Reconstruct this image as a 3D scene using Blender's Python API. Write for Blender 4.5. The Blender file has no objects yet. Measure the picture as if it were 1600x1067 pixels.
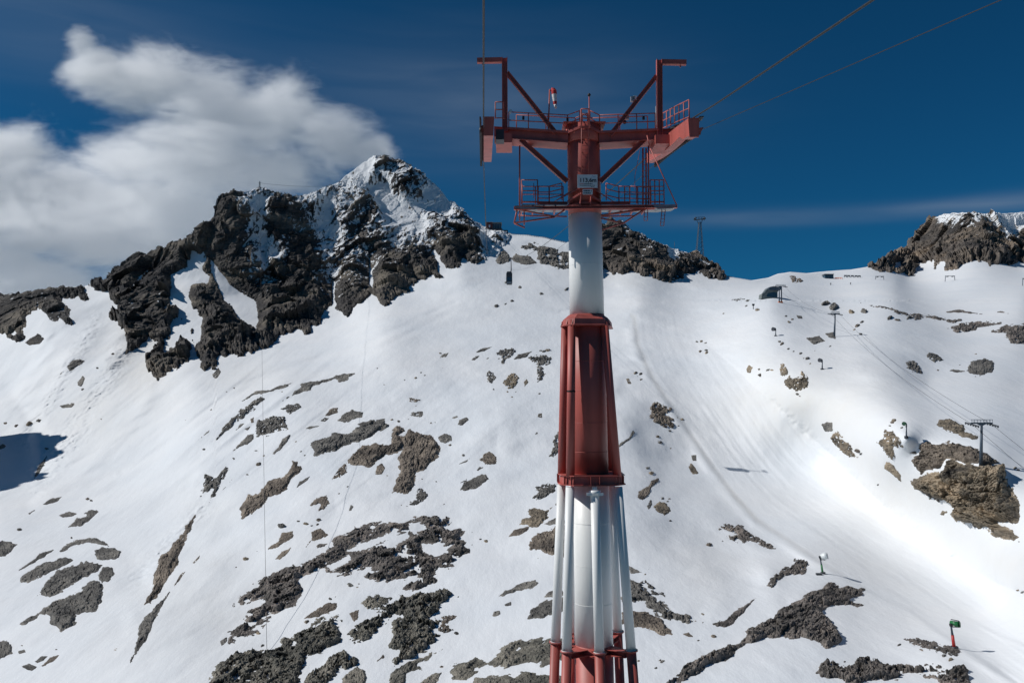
import bpy, math, random
import numpy as np
from mathutils import Vector, Matrix

# ------------------------------------------------------------------ camera, sky, sun, exposure
S = bpy.context.scene
C = S.collection
F, CX, CY = 1260.0, 800.0, 533.5
PITCH = math.atan(94.5 / F)
cam = bpy.data.objects.new('camera', bpy.data.cameras.new('camera'))
C.objects.link(cam)
cam.data.sensor_width = 36.0
cam.data.lens = F * 36.0 / 1600.0
cam.data.clip_start = 0.5
cam.data.clip_end = 30000
cam.location = (0, 0, 0)
cam.rotation_euler = (math.pi / 2 + PITCH, 0, 0)
S.camera = cam
S.view_settings.view_transform = 'Standard'
S.view_settings.look = 'None'
S.view_settings.exposure = 0.25
S.view_settings.gamma = 1.0
S.cycles.use_denoising = True
S.cycles.max_bounces = 16
S.cycles.volume_bounces = 14
S.cycles.volume_max_steps = 256

SUNV = Vector((112.0, 1.0, -94.5)).normalized()          # direction the light travels
SUN_EL = math.asin(-SUNV.z)
sun = bpy.data.objects.new('sun', bpy.data.lights.new('sun', 'SUN'))
C.objects.link(sun)
sun.data.energy = 3.0
sun.data.angle = math.radians(0.5)
sun.data.color = (1.0, 0.98, 0.95)
sun.rotation_euler = SUNV.to_track_quat('-Z', 'Y').to_euler()

world = bpy.data.worlds.new('World'); S.world = world
world.use_nodes = True
nt = world.node_tree; nt.nodes.clear()
def nd(t, k, **kw):
    n = t.nodes.new(k)
    for a, b in kw.items(): setattr(n, a, b)
    return n
def lk(t, a, b): t.links.new(a, b)
def mth(t, op, a, b=None, clamp=False):
    n = nd(t, 'ShaderNodeMath', operation=op); n.use_clamp = clamp
    for i, v in enumerate((a, b)):
        if v is None: continue
        if isinstance(v, (int, float)): n.inputs[i].default_value = v
        else: lk(t, v, n.inputs[i])
    return n.outputs[0]
sky = nd(nt, 'ShaderNodeTexSky', sky_type='NISHITA')
sky.sun_disc = False
sky.sun_elevation = SUN_EL
sky.sun_rotation = math.atan2(-SUNV.x, -SUNV.y)
sky.altitude = 3000; sky.air_density = 1.0; sky.dust_density = 0.3; sky.ozone_density = 4.0
hsv = nd(nt, 'ShaderNodeMix', data_type='RGBA', blend_type='MULTIPLY')
hsv.inputs[0].default_value = 1.0
lk(nt, sky.outputs[0], hsv.inputs[6]); hsv.inputs[7].default_value = (0.05, 0.34, 0.455, 1)
# thin high cirrus streaks, laid out by sky direction
tc = nd(nt, 'ShaderNodeTexCoord')
sp = nd(nt, 'ShaderNodeSeparateXYZ'); lk(nt, tc.outputs['Generated'], sp.inputs[0])
az = mth(nt, 'ARCTAN2', sp.outputs[0], sp.outputs[1])
el = mth(nt, 'ARCSINE', sp.outputs[2])
cb = nd(nt, 'ShaderNodeCombineXYZ'); lk(nt, mth(nt, 'MULTIPLY', az, 3.0), cb.inputs[0]); lk(nt, mth(nt, 'MULTIPLY', el, 26.0), cb.inputs[1])
cn = nd(nt, 'ShaderNodeTexNoise'); cn.inputs['Scale'].default_value = 1.3; cn.inputs['Detail'].default_value = 6; cn.inputs['Roughness'].default_value = 0.45; cn.inputs['Distortion'].default_value = 0.6
lk(nt, cb.outputs[0], cn.inputs['Vector'])
def band(v, c, w):
    d = mth(nt, 'DIVIDE', mth(nt, 'SUBTRACT', v, c), w)
    return mth(nt, 'EXPONENT', mth(nt, 'MULTIPLY', mth(nt, 'MULTIPLY', d, d), -1.0))
el_c = mth(nt, 'ADD', mth(nt, 'MULTIPLY', mth(nt, 'SUBTRACT', az, 0.35), -0.03), 0.216)
dd = mth(nt, 'DIVIDE', mth(nt, 'SUBTRACT', el, el_c), 0.009)
b1 = mth(nt, 'MULTIPLY', mth(nt, 'EXPONENT', mth(nt, 'MULTIPLY', mth(nt, 'MULTIPLY', dd, dd), -1.0)), band(az, 0.45, 0.28))
b2 = mth(nt, 'MULTIPLY', band(el, 0.36, 0.07), band(az, -0.05, 0.22))
b3 = mth(nt, 'MULTIPLY', band(el, 0.40, 0.06), band(az, -0.55, 0.18))
st = mth(nt, 'POWER', cn.outputs[0], 1.6)
cir = mth(nt, 'ADD', mth(nt, 'MULTIPLY', mth(nt, 'MULTIPLY', b1, st), .95), mth(nt, 'MULTIPLY', mth(nt, 'ADD', b2, b3), mth(nt, 'ADD', mth(nt, 'MULTIPLY', st, 0.35), 0.06)), clamp=True)
mx = nd(nt, 'ShaderNodeMix', data_type='RGBA')
lk(nt, cir, mx.inputs[0]); lk(nt, hsv.outputs[2], mx.inputs[6]); mx.inputs[7].default_value = (2.2, 2.8, 3.7, 1)
bg = nd(nt, 'ShaderNodeBackground'); bg.inputs[1].default_value = 0.08
lk(nt, mx.outputs[2], bg.inputs[0])
wo = nd(nt, 'ShaderNodeOutputWorld'); lk(nt, bg.outputs[0], wo.inputs[0])

# ------------------------------------------------------------------ projection helpers (metres; the camera is the origin)
cp_, sp_ = math.cos(PITCH), math.sin(PITCH)
def WP(px, py, Y):
    px = np.asarray(px, float); py = np.asarray(py, float); Y = np.asarray(Y, float)
    xr = (px - CX) / F; yu = (CY - py) / F
    dy = cp_ - yu * sp_; dz = sp_ + yu * cp_
    k = Y / dy
    return np.stack([xr * k, Y + 0 * k, dz * k], -1)
def Q(px, py, Y): return Vector(WP(px, py, Y))

# ------------------------------------------------------------------ noise
def _h(ix, iy, iz, s):
    h = (ix.astype(np.int64) * 73856093) ^ (iy.astype(np.int64) * 19349663) ^ (iz.astype(np.int64) * 83492791) ^ (s * 2654435761)
    h &= 0xffffffff; h ^= h >> 15; h = (h * 2246822519) & 0xffffffff; h ^= h >> 13; h = (h * 3266489917) & 0xffffffff; h ^= h >> 16
    return h / 4294967295.0
def vnoise(p, s=0):
    i = np.floor(p); f = p - i; f = f * f * f * (f * (f * 6 - 15) + 10)
    x, y, z = i[..., 0], i[..., 1], i[..., 2]; r = 0
    for a in (0, 1):
        wx = f[..., 0] if a else 1 - f[..., 0]
        for b in (0, 1):
            wy = f[..., 1] if b else 1 - f[..., 1]
            for c in (0, 1):
                wz = f[..., 2] if c else 1 - f[..., 2]
                r = r + wx * wy * wz * _h(x + a, y + b, z + c, s)
    return r * 2 - 1
def fbm(p, o=4, s=0, g=0.5):
    r = 0; a = 1
    for k in range(o): r = r + a * vnoise(p * 2.03 ** k + 17.3 * k, s + k); a *= g
    return r
def ridged(p, o=4, s=0, g=0.55):
    r = 0; a = 1; t = 0
    for k in range(o): r = r + a * (1 - 2 * np.abs(vnoise(p * 2.07 ** k + 31.1 * k, s + k))); t += a; a *= g
    return r / t
def worley(p, s=0):
    "cell id value and tilt of the nearest cell: blocky rock"
    i = np.floor(p); best = np.full(p.shape[:-1], 1e9); sec = best.copy(); val = np.zeros_like(best); off = np.zeros_like(p)
    for a in (-1, 0, 1):
        for b in (-1, 0, 1):
            for c in (-1, 0, 1):
                x, y, z = i[..., 0] + a, i[..., 1] + b, i[..., 2] + c
                q = np.stack([x + _h(x, y, z, s), y + _h(x, y, z, s + 1), z + _h(x, y, z, s + 2)], -1)
                d = np.sqrt(((p - q) ** 2).sum(-1)); m = d < best
                sec = np.where(m, best, np.minimum(sec, d)); best = np.where(m, d, best)
                val = np.where(m, _h(x, y, z, s + 3), val)
                tilt = (p[..., 0] - q[..., 0]) * (_h(x, y, z, s + 4) - .5) + (p[..., 1] - q[..., 1]) * (_h(x, y, z, s + 5) - .5) + (p[..., 2] - q[..., 2]) * (_h(x, y, z, s + 6) - .5)
                off[..., 0] = np.where(m, tilt, off[..., 0])
    return val, off[..., 0], sec - best
def sstep(x): x = np.clip(x, 0, 1); return x * x * (3 - 2 * x)

# ------------------------------------------------------------------ the slope: surveyed points (image x, image y, distance in m)
CPTS = """0 1067 230;300 1067 205;600 1067 190;900 1067 175;1200 1067 165;1500 1067 160;1640 1067 150;0 1250 165;800 1250 140;1600 1250 125
-400 1067 260;-400 1250 190;2000 1067 140;2000 1250 115;-400 800 470;-400 600 740;-400 480 900;2000 800 205;2000 600 330;2000 430 1100;2000 330 1260
0 900 330;200 900 305;400 900 285;600 900 268;800 900 255;1000 900 245;1285 897 250;1600 900 200;1600 860 225;1490 1012 182
0 800 420;200 800 395;400 800 348;600 800 328;800 800 315;1000 800 310;1200 800 345;1375 808 328;1472 888 277;1550 930 240;1500 790 280;1600 800 242
0 700 570;130 700 530;250 700 480;400 700 430;600 700 405;800 700 390;1000 700 398;1147 731 401;1050 720 400;1285 718 396;1430 700 306;1600 700 285;1532 727 262
0 600 690;130 600 625;300 600 560;450 600 525;600 600 505;800 600 490;1000 600 485;1150 600 475;1250 600 425;1415 683 300;1450 600 405;1600 600 410
430 540 640;600 520 620;800 520 620;1000 520 610;1150 520 570;1304 526 520;1450 520 545;1600 520 560
700 470 730;850 470 730;1000 470 710;1207 468 670;1400 470 700;1600 470 720;1000 442 800;1200 445 830;1400 442 900;1600 438 930
800 435 800;720 425 800;1200 435 930;1300 424 1050;1420 430 1120;1600 413 1120;1500 334 1230;1600 333 1250;1750 325 1260;1750 410 1130
950 428 850;1050 437 850;1130 434 880;950 349 950;1050 388 930;840 375 930;840 414 850;640 456 775;540 492 745;430 538 690;330 560 630;250 592 600;100 508 740;0 530 760
0 458 850;130 448 840;240 390 850;340 302 850;405 291 880;500 296 920;595 244 1000;680 287 980;770 357 955"""
cpts = np.array([[float(v) for v in t.split()] for t in CPTS.replace('\n', ';').split(';')])
def _k(a, b):
    r2 = ((a[:, None, :] - b[None]) ** 2).sum(-1)
    return np.where(r2 > 0, 0.5 * r2 * np.log(r2 + 1e-12), 0)
_nc = cpts[:, :2] / 500.0
_A = _k(_nc, _nc) + np.eye(len(_nc)) * 0.0015
_P = np.c_[np.ones(len(_nc)), _nc]
_M = np.block([[_A, _P], [_P.T, np.zeros((3, 3))]])
_w = np.linalg.solve(_M, np.r_[np.log(cpts[:, 2]), 0, 0, 0])
def depth(px, py):
    sh = np.shape(px); q = np.c_[np.ravel(px), np.ravel(py)] / 500.0; out = np.empty(len(q))
    for i in range(0, len(q), 40000):
        c = q[i:i + 40000]; out[i:i + 40000] = _k(c, _nc) @ _w[:-3] + _w[-3] + c @ _w[-2:]
    return np.exp(out).reshape(sh)
SKY = """-900 470;-400 470;-60 455;0 459;20 461;60 452;100 448;130 450;145 441;165 438;175 426;200 411;240 391;300 373;320 351;334 338;338 311;346 301;365 299;385 300;396 294;406 292;420 297;440 304;460 307;480 304;510 294;530 285;545 271;560 259;575 250;590 245;602 244;614 247;625 253;650 266;680 288;700 311;720 326;740 346;757 353;775 358;800 366;822 367;850 371;886 379;925 360;941 351;953 347;974 348;992 363;1014 376;1039 385;1057 390;1084 398;1106 408;1120 419;1133 430;1150 434;1175 438;1200 434;1215 428;1235 425;1260 427;1290 424;1330 421;1356 417;1370 411;1400 393;1418 384;1436 357;1457 342;1475 335;1500 333;1560 334;1600 332;1750 325;2000 330;2500 340"""
_sk = np.array([[float(v) for v in t.split()] for t in SKY.split(';')])
def ysky(px):
    px = np.asarray(px, float); y = np.interp(px, _sk[:, 0], _sk[:, 1])
    a = np.interp(px, [0, 770, 800, 925, 940, 1130, 1140, 1350, 1365, 1560, 1570], [1.6, 1.6, .2, .2, 1.2, 1.2, .1, .1, 1.6, 1.2, .2])
    p = np.stack([px / 7.0, px * 0, px * 0], -1)
    return y + a * fbm(p, 4, 91)

def pl(s): return np.array([[float(v) for v in t.split(',')] for t in s.split()])
def dline(px, py, P):
    "unsigned distance and signed side to a polyline"
    best = np.full(np.shape(px), 1e9); sg = np.zeros(np.shape(px))
    for (a, b) in zip(P[:-1], P[1:]):
        d = b - a; L = (d ** 2).sum()
        t = np.clip(((px - a[0]) * d[0] + (py - a[1]) * d[1]) / L, 0, 1)
        ex, ey = px - a[0] - t * d[0], py - a[1] - t * d[1]; r = np.hypot(ex, ey); m = r < best
        best = np.where(m, r, best); sg = np.where(m, np.sign(d[0] * ey - d[1] * ex), sg)
    return best, sg
PISTE_L = pl('985,500 990,540 1012,590 1045,640 1080,690 1110,735 1145,780 1180,818 1230,850 1290,890 1350,925 1420,958 1480,1000 1540,1040 1620,1095')
PISTE_R = pl('1060,495 1092,528 1130,560 1200,622 1290,702 1380,790 1480,868 1560,912 1660,950')
RIDGES = [(pl('90,500 60,580 20,650'), 16, 3.5, 0), (pl('250,600 190,690 120,745 40,790'), 16, 2.6, 0), (pl('0,600 40,640 70,700 60,760'), 14, -3.5, 0), (pl('560,600 600,700 590,800'), 40, 2.5, 0), (pl('330,620 300,720 330,800'), 35, 3.0, 0), (pl('430,820 520,760 640,800'), 25, 1.6, 0), (pl('700,700 780,660 830,700'), 30, 2.0, 0), (pl('880,560 960,600 985,680 1040,760'), 30, 2.4, 0), (pl('1240,500 1330,540 1420,640'), 28, 1.8, 0), (pl('1060,780 1110,800 1180,860 1230,940'), 22, 2.4, 0), (PISTE_L, 9, 1.5, 0), (pl('180,742 330,655 480,592 560,562 650,515 740,470'), 5, -0.9, 0), (pl('-40,800 60,752 120,722 250,655 400,592 600,522 720,470'), 4, -1.0, 0),
          (pl('300,650 420,590 560,540 720,480'), 4, -0.7, 0), (pl('150,620 190,540 230,480'), 22, 4.0, 0), (pl('60,640 100,570 160,500'), 14, 3.0, 0), (pl('985,480 1050,470 1200,500'), 8, 0.8, 0),
          (pl('870,487 960,477 1010,470 1040,473'), 3, -1.2, 0), (pl('1040,840 1090,880 1110,940 1090,960'), 30, 2.2, 0), (pl('940,620 990,560 985,500'), 14, 1.2, 0),
          (pl('1340,960 1430,1000 1530,1060 1600,1120'), 26, 2.0, 0), (pl('700,560 780,600 770,640'), 25, 1.8, 0), (pl('820,700 780,760 700,820'), 30, 1.6, 0), (pl('230,960 330,880 360,820'), 30, 2.4, 0),
          (pl('180,870 215,900 210,960'), 26, -2.6, 0)]
ROUGH = [(pl('30,700 70,640 110,570 150,500'), 14, 1.0), (pl('60,740 130,650 160,600 200,540'), 20, .9), (pl('215,905 260,850 320,790'), 14, .7), (pl('120,690 60,760'), 22, .7)]
def bumps(px, py, P):
    z = 2.3 * fbm(P / 75.0, 3, 5) + 0.42 * fbm(P / np.array([16., 30., 30.]), 3, 9)
    q = np.stack([(px * .62 + py * .78) / 9.0, (px * -.78 + py * .62) / 60.0 * 0 + px * 0, px * 0], -1)
    lf = np.exp(-((px - 330) / 330.) ** 2 - ((py - 640) / 120.) ** 2)
    z += lf * .5 * fbm(q, 3, 57)
    for (L, w, a, _) in RIDGES:
        m = (px > L[:, 0].min() - 4 * w) & (px < L[:, 0].max() + 4 * w) & (py > L[:, 1].min() - 4 * w) & (py < L[:, 1].max() + 4 * w)
        if not m.any(): continue
        d, _s = dline(px[m], py[m], L)
        end = np.minimum(np.hypot(px[m] - L[0, 0], py[m] - L[0, 1]), np.hypot(px[m] - L[-1, 0], py[m] - L[-1, 1]))
        z[m] += a * np.exp(-(d / w) ** 2) * sstep(end / (3 * w) + .1) * (0.75 + 0.5 * fbm(P[m] / 25.0, 2, 77))
    for (L, w, a) in ROUGH:
        m = (px > L[:, 0].min() - 3 * w) & (px < L[:, 0].max() + 3 * w) & (py > L[:, 1].min() - 3 * w) & (py < L[:, 1].max() + 3 * w)
        if not m.any(): continue
        d, _s = dline(px[m], py[m], L)
        z[m] += a * np.exp(-(d / w) ** 2) * ridged(P[m] / 5.0, 3, 40)
    m = (px > 1000) & (py > 470)
    if m.any():
        d, sg = dline(px[m], py[m], PISTE_R)
        s = -d * sg                       # positive on the right of the line
        fade = sstep((px[m] - 1060) / 140)
        z[m] += fade * np.where(s > 0, 9.0 * (1 - np.exp(-np.maximum(s, 0) / 40.0)) * np.exp(-np.maximum(s, 0) / 210.0), 0)
        z[m] += fade * 0.35 * np.exp(-((s - 2) / 7) ** 2) * ridged(P[m] / 4.0, 2, 21)
    m = (px > 940) & (py > 490)
    if m.any():
        dl, sl = dline(px[m], py[m], PISTE_L); dr_, sr = dline(px[m], py[m], PISTE_R)
        wgt = sstep(dl * -sl / 12.0) * sstep(dr_ * sr / 10.0)
        z[m] += wgt * (-.0 + .13 * fbm(np.stack([dl / 5.5, dl * 0, py[m] / 400.], -1), 3, 63) - .5 * np.exp(-((dl - 6) / 5.) ** 2))
    return z
def surf(px, py):
    "the snow surface seen at image point (px, py); past the skyline it runs on down the far side"
    px = np.asarray(px, float); py = np.asarray(py, float)
    ys = ysky(px); yc = np.maximum(py, ys)
    Y = depth(px, yc); P = WP(px, yc, Y)
    P = P * (1 - 2.1 * bumps(px, yc, P) * sstep((yc - ys) / 14.0 + .15) / np.linalg.norm(P, axis=-1))[..., None]   # relief is taken along the sight line so every survey point keeps its bearing
    t = np.maximum(ys - py, 0); k = Y / F
    P[..., 1] += t * k * 1.6; P[..., 2] -= t * k * 1.0
    return P
def G(px, py): return Vector(surf(np.array([float(px)]), np.array([float(py)]))[0])

# ------------------------------------------------------------------ materials
def mat(name, col, rough=0.6, metal=0.0, noise=0.0, nscale=3.0, bump=0.0, bscale=20.0, streak=None, spec=0.5):
    m = bpy.data.materials.new(name); m.use_nodes = True; t = m.node_tree; b = t.nodes['Principled BSDF']
    b.inputs['Base Color'].default_value = (*col, 1); b.inputs['Roughness'].default_value = rough; b.inputs['Metallic'].default_value = metal
    b.inputs['Specular IOR Level'].default_value = spec
    g = nd(t, 'ShaderNodeNewGeometry')
    if noise:
        n = nd(t, 'ShaderNodeTexNoise'); n.inputs['Scale'].default_value = nscale; n.inputs['Detail'].default_value = 6
        src = g.outputs['Position']
        if streak:
            mp = nd(t, 'ShaderNodeMapping'); mp.inputs['Scale'].default_value = streak; lk(t, src, mp.inputs[0]); src = mp.outputs[0]
        lk(t, src, n.inputs['Vector'])
        r = nd(t, 'ShaderNodeMapRange'); r.inputs[1].default_value = .3; r.inputs[2].default_value = .7; r.inputs[3].default_value = 1 - noise; r.inputs[4].default_value = 1 + noise
        lk(t, n.outputs[0], r.inputs[0])
        v = nd(t, 'ShaderNodeVectorMath', operation='SCALE'); v.inputs[0].default_value = col; lk(t, r.outputs[0], v.inputs['Scale'])
        lk(t, v.outputs[0], b.inputs['Base Color'])
    if bump:
        n2 = nd(t, 'ShaderNodeTexNoise'); n2.inputs['Scale'].default_value = bscale; lk(t, g.outputs['Position'], n2.inputs['Vector'])
        bb = nd(t, 'ShaderNodeBump'); bb.inputs['Strength'].default_value = bump; lk(t, n2.outputs[0], bb.inputs['Height']); lk(t, bb.outputs[0], b.inputs['Normal'])
    return m
def snow_nodes(t, b):
    g = nd(t, 'ShaderNodeNewGeometry')
    n = nd(t, 'ShaderNodeTexNoise'); n.inputs['Scale'].default_value = 0.012; n.inputs['Detail'].default_value = 7; n.inputs['Roughness'].default_value = .6; lk(t, g.outputs['Position'], n.inputs['Vector'])
    r = nd(t, 'ShaderNodeMapRange'); r.inputs[1].default_value = .38; r.inputs[2].default_value = .68; lk(t, n.outputs[0], r.inputs[0])
    at = nd(t, 'ShaderNodeAttribute', attribute_name='cream_tint')
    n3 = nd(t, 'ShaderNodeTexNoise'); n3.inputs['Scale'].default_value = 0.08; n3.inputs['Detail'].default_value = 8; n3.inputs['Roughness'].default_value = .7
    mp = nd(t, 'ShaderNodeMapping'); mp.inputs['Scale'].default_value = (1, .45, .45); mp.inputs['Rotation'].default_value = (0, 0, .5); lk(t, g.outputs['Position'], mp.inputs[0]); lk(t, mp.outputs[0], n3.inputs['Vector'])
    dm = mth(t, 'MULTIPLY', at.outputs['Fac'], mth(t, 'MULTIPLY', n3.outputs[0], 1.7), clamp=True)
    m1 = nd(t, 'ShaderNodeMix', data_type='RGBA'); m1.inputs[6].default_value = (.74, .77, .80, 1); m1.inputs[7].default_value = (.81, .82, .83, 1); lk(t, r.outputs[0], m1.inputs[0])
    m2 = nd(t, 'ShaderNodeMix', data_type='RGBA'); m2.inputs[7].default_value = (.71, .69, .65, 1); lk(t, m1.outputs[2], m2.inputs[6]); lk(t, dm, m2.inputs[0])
    n2 = nd(t, 'ShaderNodeTexNoise'); n2.inputs['Scale'].default_value = 0.35; n2.inputs['Detail'].default_value = 8; n2.inputs['Roughness'].default_value = .62
    mp2 = nd(t, 'ShaderNodeMapping'); mp2.inputs['Scale'].default_value = (1, .35, .35); mp2.inputs['Rotation'].default_value = (0, 0, .6); lk(t, g.outputs['Position'], mp2.inputs[0]); lk(t, mp2.outputs[0], n2.inputs['Vector'])
    bb = nd(t, 'ShaderNodeBump'); bb.inputs['Strength'].default_value = .45; bb.inputs['Distance'].default_value = .55; lk(t, n2.outputs[0], bb.inputs['Height'])
    return m2.outputs[2], bb.outputs[0]
M = {}
m = bpy.data.materials.new('snow'); m.use_nodes = True; t = m.node_tree; b = t.nodes['Principled BSDF']
b.inputs['Roughness'].default_value = .75; b.inputs['Specular IOR Level'].default_value = .25
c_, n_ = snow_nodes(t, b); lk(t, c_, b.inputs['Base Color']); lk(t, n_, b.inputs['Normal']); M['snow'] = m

def rock_mat(name, ca, cb_, cc, scale, snow_scale, bump=.55):
    m = bpy.data.materials.new(name); m.use_nodes = True; t = m.node_tree; b = t.nodes['Principled BSDF']
    b.inputs['Roughness'].default_value = .9; b.inputs['Specular IOR Level'].default_value = .25
    g = nd(t, 'ShaderNodeNewGeometry')
    n1 = nd(t, 'ShaderNodeTexNoise'); n1.inputs['Scale'].default_value = scale; n1.inputs['Detail'].default_value = 8; n1.inputs['Roughness'].default_value = .65
    n2 = nd(t, 'ShaderNodeTexNoise'); n2.inputs['Scale'].default_value = scale * 9; n2.inputs['Detail'].default_value = 6; n2.inputs['Roughness'].default_value = .7
    n3 = nd(t, 'ShaderNodeTexVoronoi', feature='DISTANCE_TO_EDGE'); n3.inputs['Scale'].default_value = scale * 14
    n4 = nd(t, 'ShaderNodeTexNoise'); n4.inputs['Scale'].default_value = snow_scale; n4.inputs['Detail'].default_value = 6; n4.inputs['Roughness'].default_value = .62
    mp = nd(t, 'ShaderNodeMapping'); mp.inputs['Rotation'].default_value = (0, .55, 0); mp.inputs['Scale'].default_value = (1.5, 1, .5)
    lk(t, g.outputs['Position'], mp.inputs[0])
    ms = nd(t, 'ShaderNodeMapping'); ms.inputs['Rotation'].default_value = (0.3, .45, 0); ms.inputs['Scale'].default_value = (.55, .7, 1.7); lk(t, g.outputs['Position'], ms.inputs[0])
    for n in (n1, n2): lk(t, ms.outputs[0], n.inputs['Vector'])
    lk(t, g.outputs['Position'], n3.inputs['Vector'])
    lk(t, mp.outputs[0], n4.inputs['Vector'])
    r1 = nd(t, 'ShaderNodeValToRGB'); e = r1.color_ramp.elements
    e[0].position = .36; e[0].color = (*ca, 1); e[1].position = .66; e[1].color = (*cc, 1)
    q = e.new(.5); q.color = (*cb_, 1); lk(t, n1.outputs[0], r1.inputs[0])
    r2 = nd(t, 'ShaderNodeMapRange'); r2.inputs[1].default_value = .3; r2.inputs[2].default_value = .7; r2.inputs[3].default_value = .6; r2.inputs[4].default_value = 1.45; lk(t, n2.outputs[0], r2.inputs[0])
    r3 = nd(t, 'ShaderNodeMapRange'); r3.inputs[1].default_value = 0; r3.inputs[2].default_value = .09; r3.inputs[3].default_value = .72; r3.inputs[4].default_value = 1; lk(t, n3.outputs[0], r3.inputs[0])
    v = nd(t, 'ShaderNodeVectorMath', operation='SCALE'); lk(t, r1.outputs[0], v.inputs[0]); lk(t, mth(t, 'MULTIPLY', r2.outputs[0], r3.outputs[0]), v.inputs['Scale'])
    at = nd(t, 'ShaderNodeAttribute', attribute_name='snow')
    sx = nd(t, 'ShaderNodeSeparateXYZ'); lk(t, g.outputs['Normal'], sx.inputs[0])
    s = mth(t, 'ADD', mth(t, 'MULTIPLY', mth(t, 'SUBTRACT', n4.outputs[0], .5), 1.0), mth(t, 'MULTIPLY', mth(t, 'SUBTRACT', at.outputs['Fac'], .5), .72))
    s = mth(t, 'ADD', s, mth(t, 'MULTIPLY', mth(t, 'SUBTRACT', sx.outputs[2], .45), .14))
    s = mth(t, 'MULTIPLY', s, 26.0, clamp=True)
    s = mth(t, 'MULTIPLY', s, mth(t, 'MULTIPLY', at.outputs['Fac'], 40.0, clamp=True))
    mm = nd(t, 'ShaderNodeMix', data_type='RGBA'); lk(t, s, mm.inputs[0]); lk(t, v.outputs[0], mm.inputs[6]); mm.inputs[7].default_value = (.8, .82, .84, 1)
    lk(t, mm.outputs[2], b.inputs['Base Color'])
    bb = nd(t, 'ShaderNodeBump'); bb.inputs['Strength'].default_value = bump; bb.inputs['Distance'].default_value = .10 / scale * .5
    lk(t, mth(t, 'ADD', n2.outputs[0], mth(t, 'MULTIPLY', r3.outputs[0], .35)), bb.inputs['Height']); lk(t, bb.outputs[0], b.inputs['Normal'])
    return m
M['grey'] = rock_mat('rock_grey', (.075, .072, .068), (.15, .142, .13), (.27, .25, .22), .12, .3)
M['brown'] = rock_mat('rock_brown', (.085, .072, .062), (.18, .15, .122), (.30, .25, .20), .12, .3)
M['tan'] = rock_mat('rock_tan', (.055, .05, .045), (.24, .20, .15), (.42, .33, .23), .07, .3)
M['scree'] = rock_mat('rock_scree', (.07, .064, .058), (.155, .138, .125), (.27, .23, .20), .2, .45)
M['green'] = rock_mat('rock_olive', (.075, .073, .063), (.165, .155, .13), (.28, .255, .21), .15, .4)
M['massif'] = rock_mat('rock_massif', (.036, .035, .037), (.082, .075, .070), (.20, .172, .138), .026, .17, 1.0)
M['cliff'] = rock_mat('rock_cliff', (.065, .06, .057), (.14, .12, .103), (.28, .22, .165), .02, .06, 1.0)
m = mat('valley_forest', (.035, .045, .03), .95, noise=.4, nscale=.004); M['valley'] = m
# ------------------------------------------------------------------ mesh helpers
def tag(o, label=None, cat=None, group=None, kind=None):
    for k, v in (('label', label), ('category', cat), ('group', group), ('kind', kind)):
        if v: o[k] = v
    return o
def grid_mesh(name, P, faces, material, attrs=None, smooth=True):
    me = bpy.data.meshes.new(name)
    me.vertices.add(len(P)); me.vertices.foreach_set('co', P.astype(np.float32).ravel())
    nf = len(faces); me.loops.add(nf * 4); me.loops.foreach_set('vertex_index', faces.astype(np.int32).ravel())
    me.polygons.add(nf); me.polygons.foreach_set('loop_start', np.arange(0, nf * 4, 4, dtype=np.int32))
    try: me.polygons.foreach_set('loop_total', np.full(nf, 4, dtype=np.int32))
    except Exception: pass
    me.update(calc_edges=True)
    me.polygons.foreach_set('use_smooth', np.full(nf, smooth))
    for k, v in (attrs or {}).items():
        a = me.attributes.new(k, 'FLOAT', 'POINT'); a.data.foreach_set('value', v.astype(np.float32))
    me.materials.append(material)
    o = bpy.data.objects.new(name, me); C.objects.link(o)
    return o
def quads(nr, nc):
    i = np.arange(nr - 1)[:, None] * nc + np.arange(nc - 1)[None]
    return np.stack([i, i + 1, i + nc + 1, i + nc], -1).reshape(-1, 4)

# ------------------------------------------------------------------ the snow slope itself
def cream_tint_field(px, py):  # how far the snow is tinted cream: soft patches and along both piste edges
    z = np.zeros(np.shape(px))
    for (x, y, rx, ry, a) in ((1250, 640, 130, 60, .8), (1420, 780, 140, 60, .55), (1200, 590, 80, 40, .4), (330, 960, 160, 110, .32), (220, 560, 60, 70, .7), (160, 640, 60, 60, .35), (380, 590, 60, 30, .35), (1100, 900, 60, 60, .25), (1000, 430, 90, 22, .35), (330, 800, 60, 60, .2)):
        z = np.maximum(z, a * np.exp(-((px - x) / rx) ** 2 - ((py - y) / ry) ** 2))
    d, s = dline(px, py, PISTE_L); z = np.maximum(z, .5 * np.exp(-((d * -s - 6) / 4.) ** 2) * sstep((930 - py) / 120))
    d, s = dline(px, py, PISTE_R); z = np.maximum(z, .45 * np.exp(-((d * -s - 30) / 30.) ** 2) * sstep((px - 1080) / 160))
    return np.clip(z, 0, 1)
xs = np.concatenate([np.arange(-900, -60, 14), np.arange(-60, 1662, 1.7), np.arange(1662, 2500, 14)])
rows = []
vv = np.linspace(0, 1, 620)
ys_ = ysky(xs)
PX = np.repeat(xs[None], len(vv), 0); PY = 1250 + (ys_[None] - 1250) * vv[:, None]
T = surf(PX, PY)
near = []
for Yt in (-300, -200, -110, -60, 0, 40, 80):
    r = T[0].copy(); k = (r[:, 1] - Yt) / (r[:, 1] + 300); zt = -82 if Yt > 0 else (-82 + 1.1 * Yt)
    r[:, 1] = Yt; r[:, 0] *= (1 + .5 * k); r[:, 2] = T[0][:, 2] + (zt - T[0][:, 2]) * sstep(k * 2.6); near.append(r)
far = []
for j in (5, 30, 90, 250, 700):
    r = T[-1].copy(); r[:, 1] += j * 1.6; r[:, 0] *= (1 + .001 * j); r[:, 2] -= j * .9; far.append(r)
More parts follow.
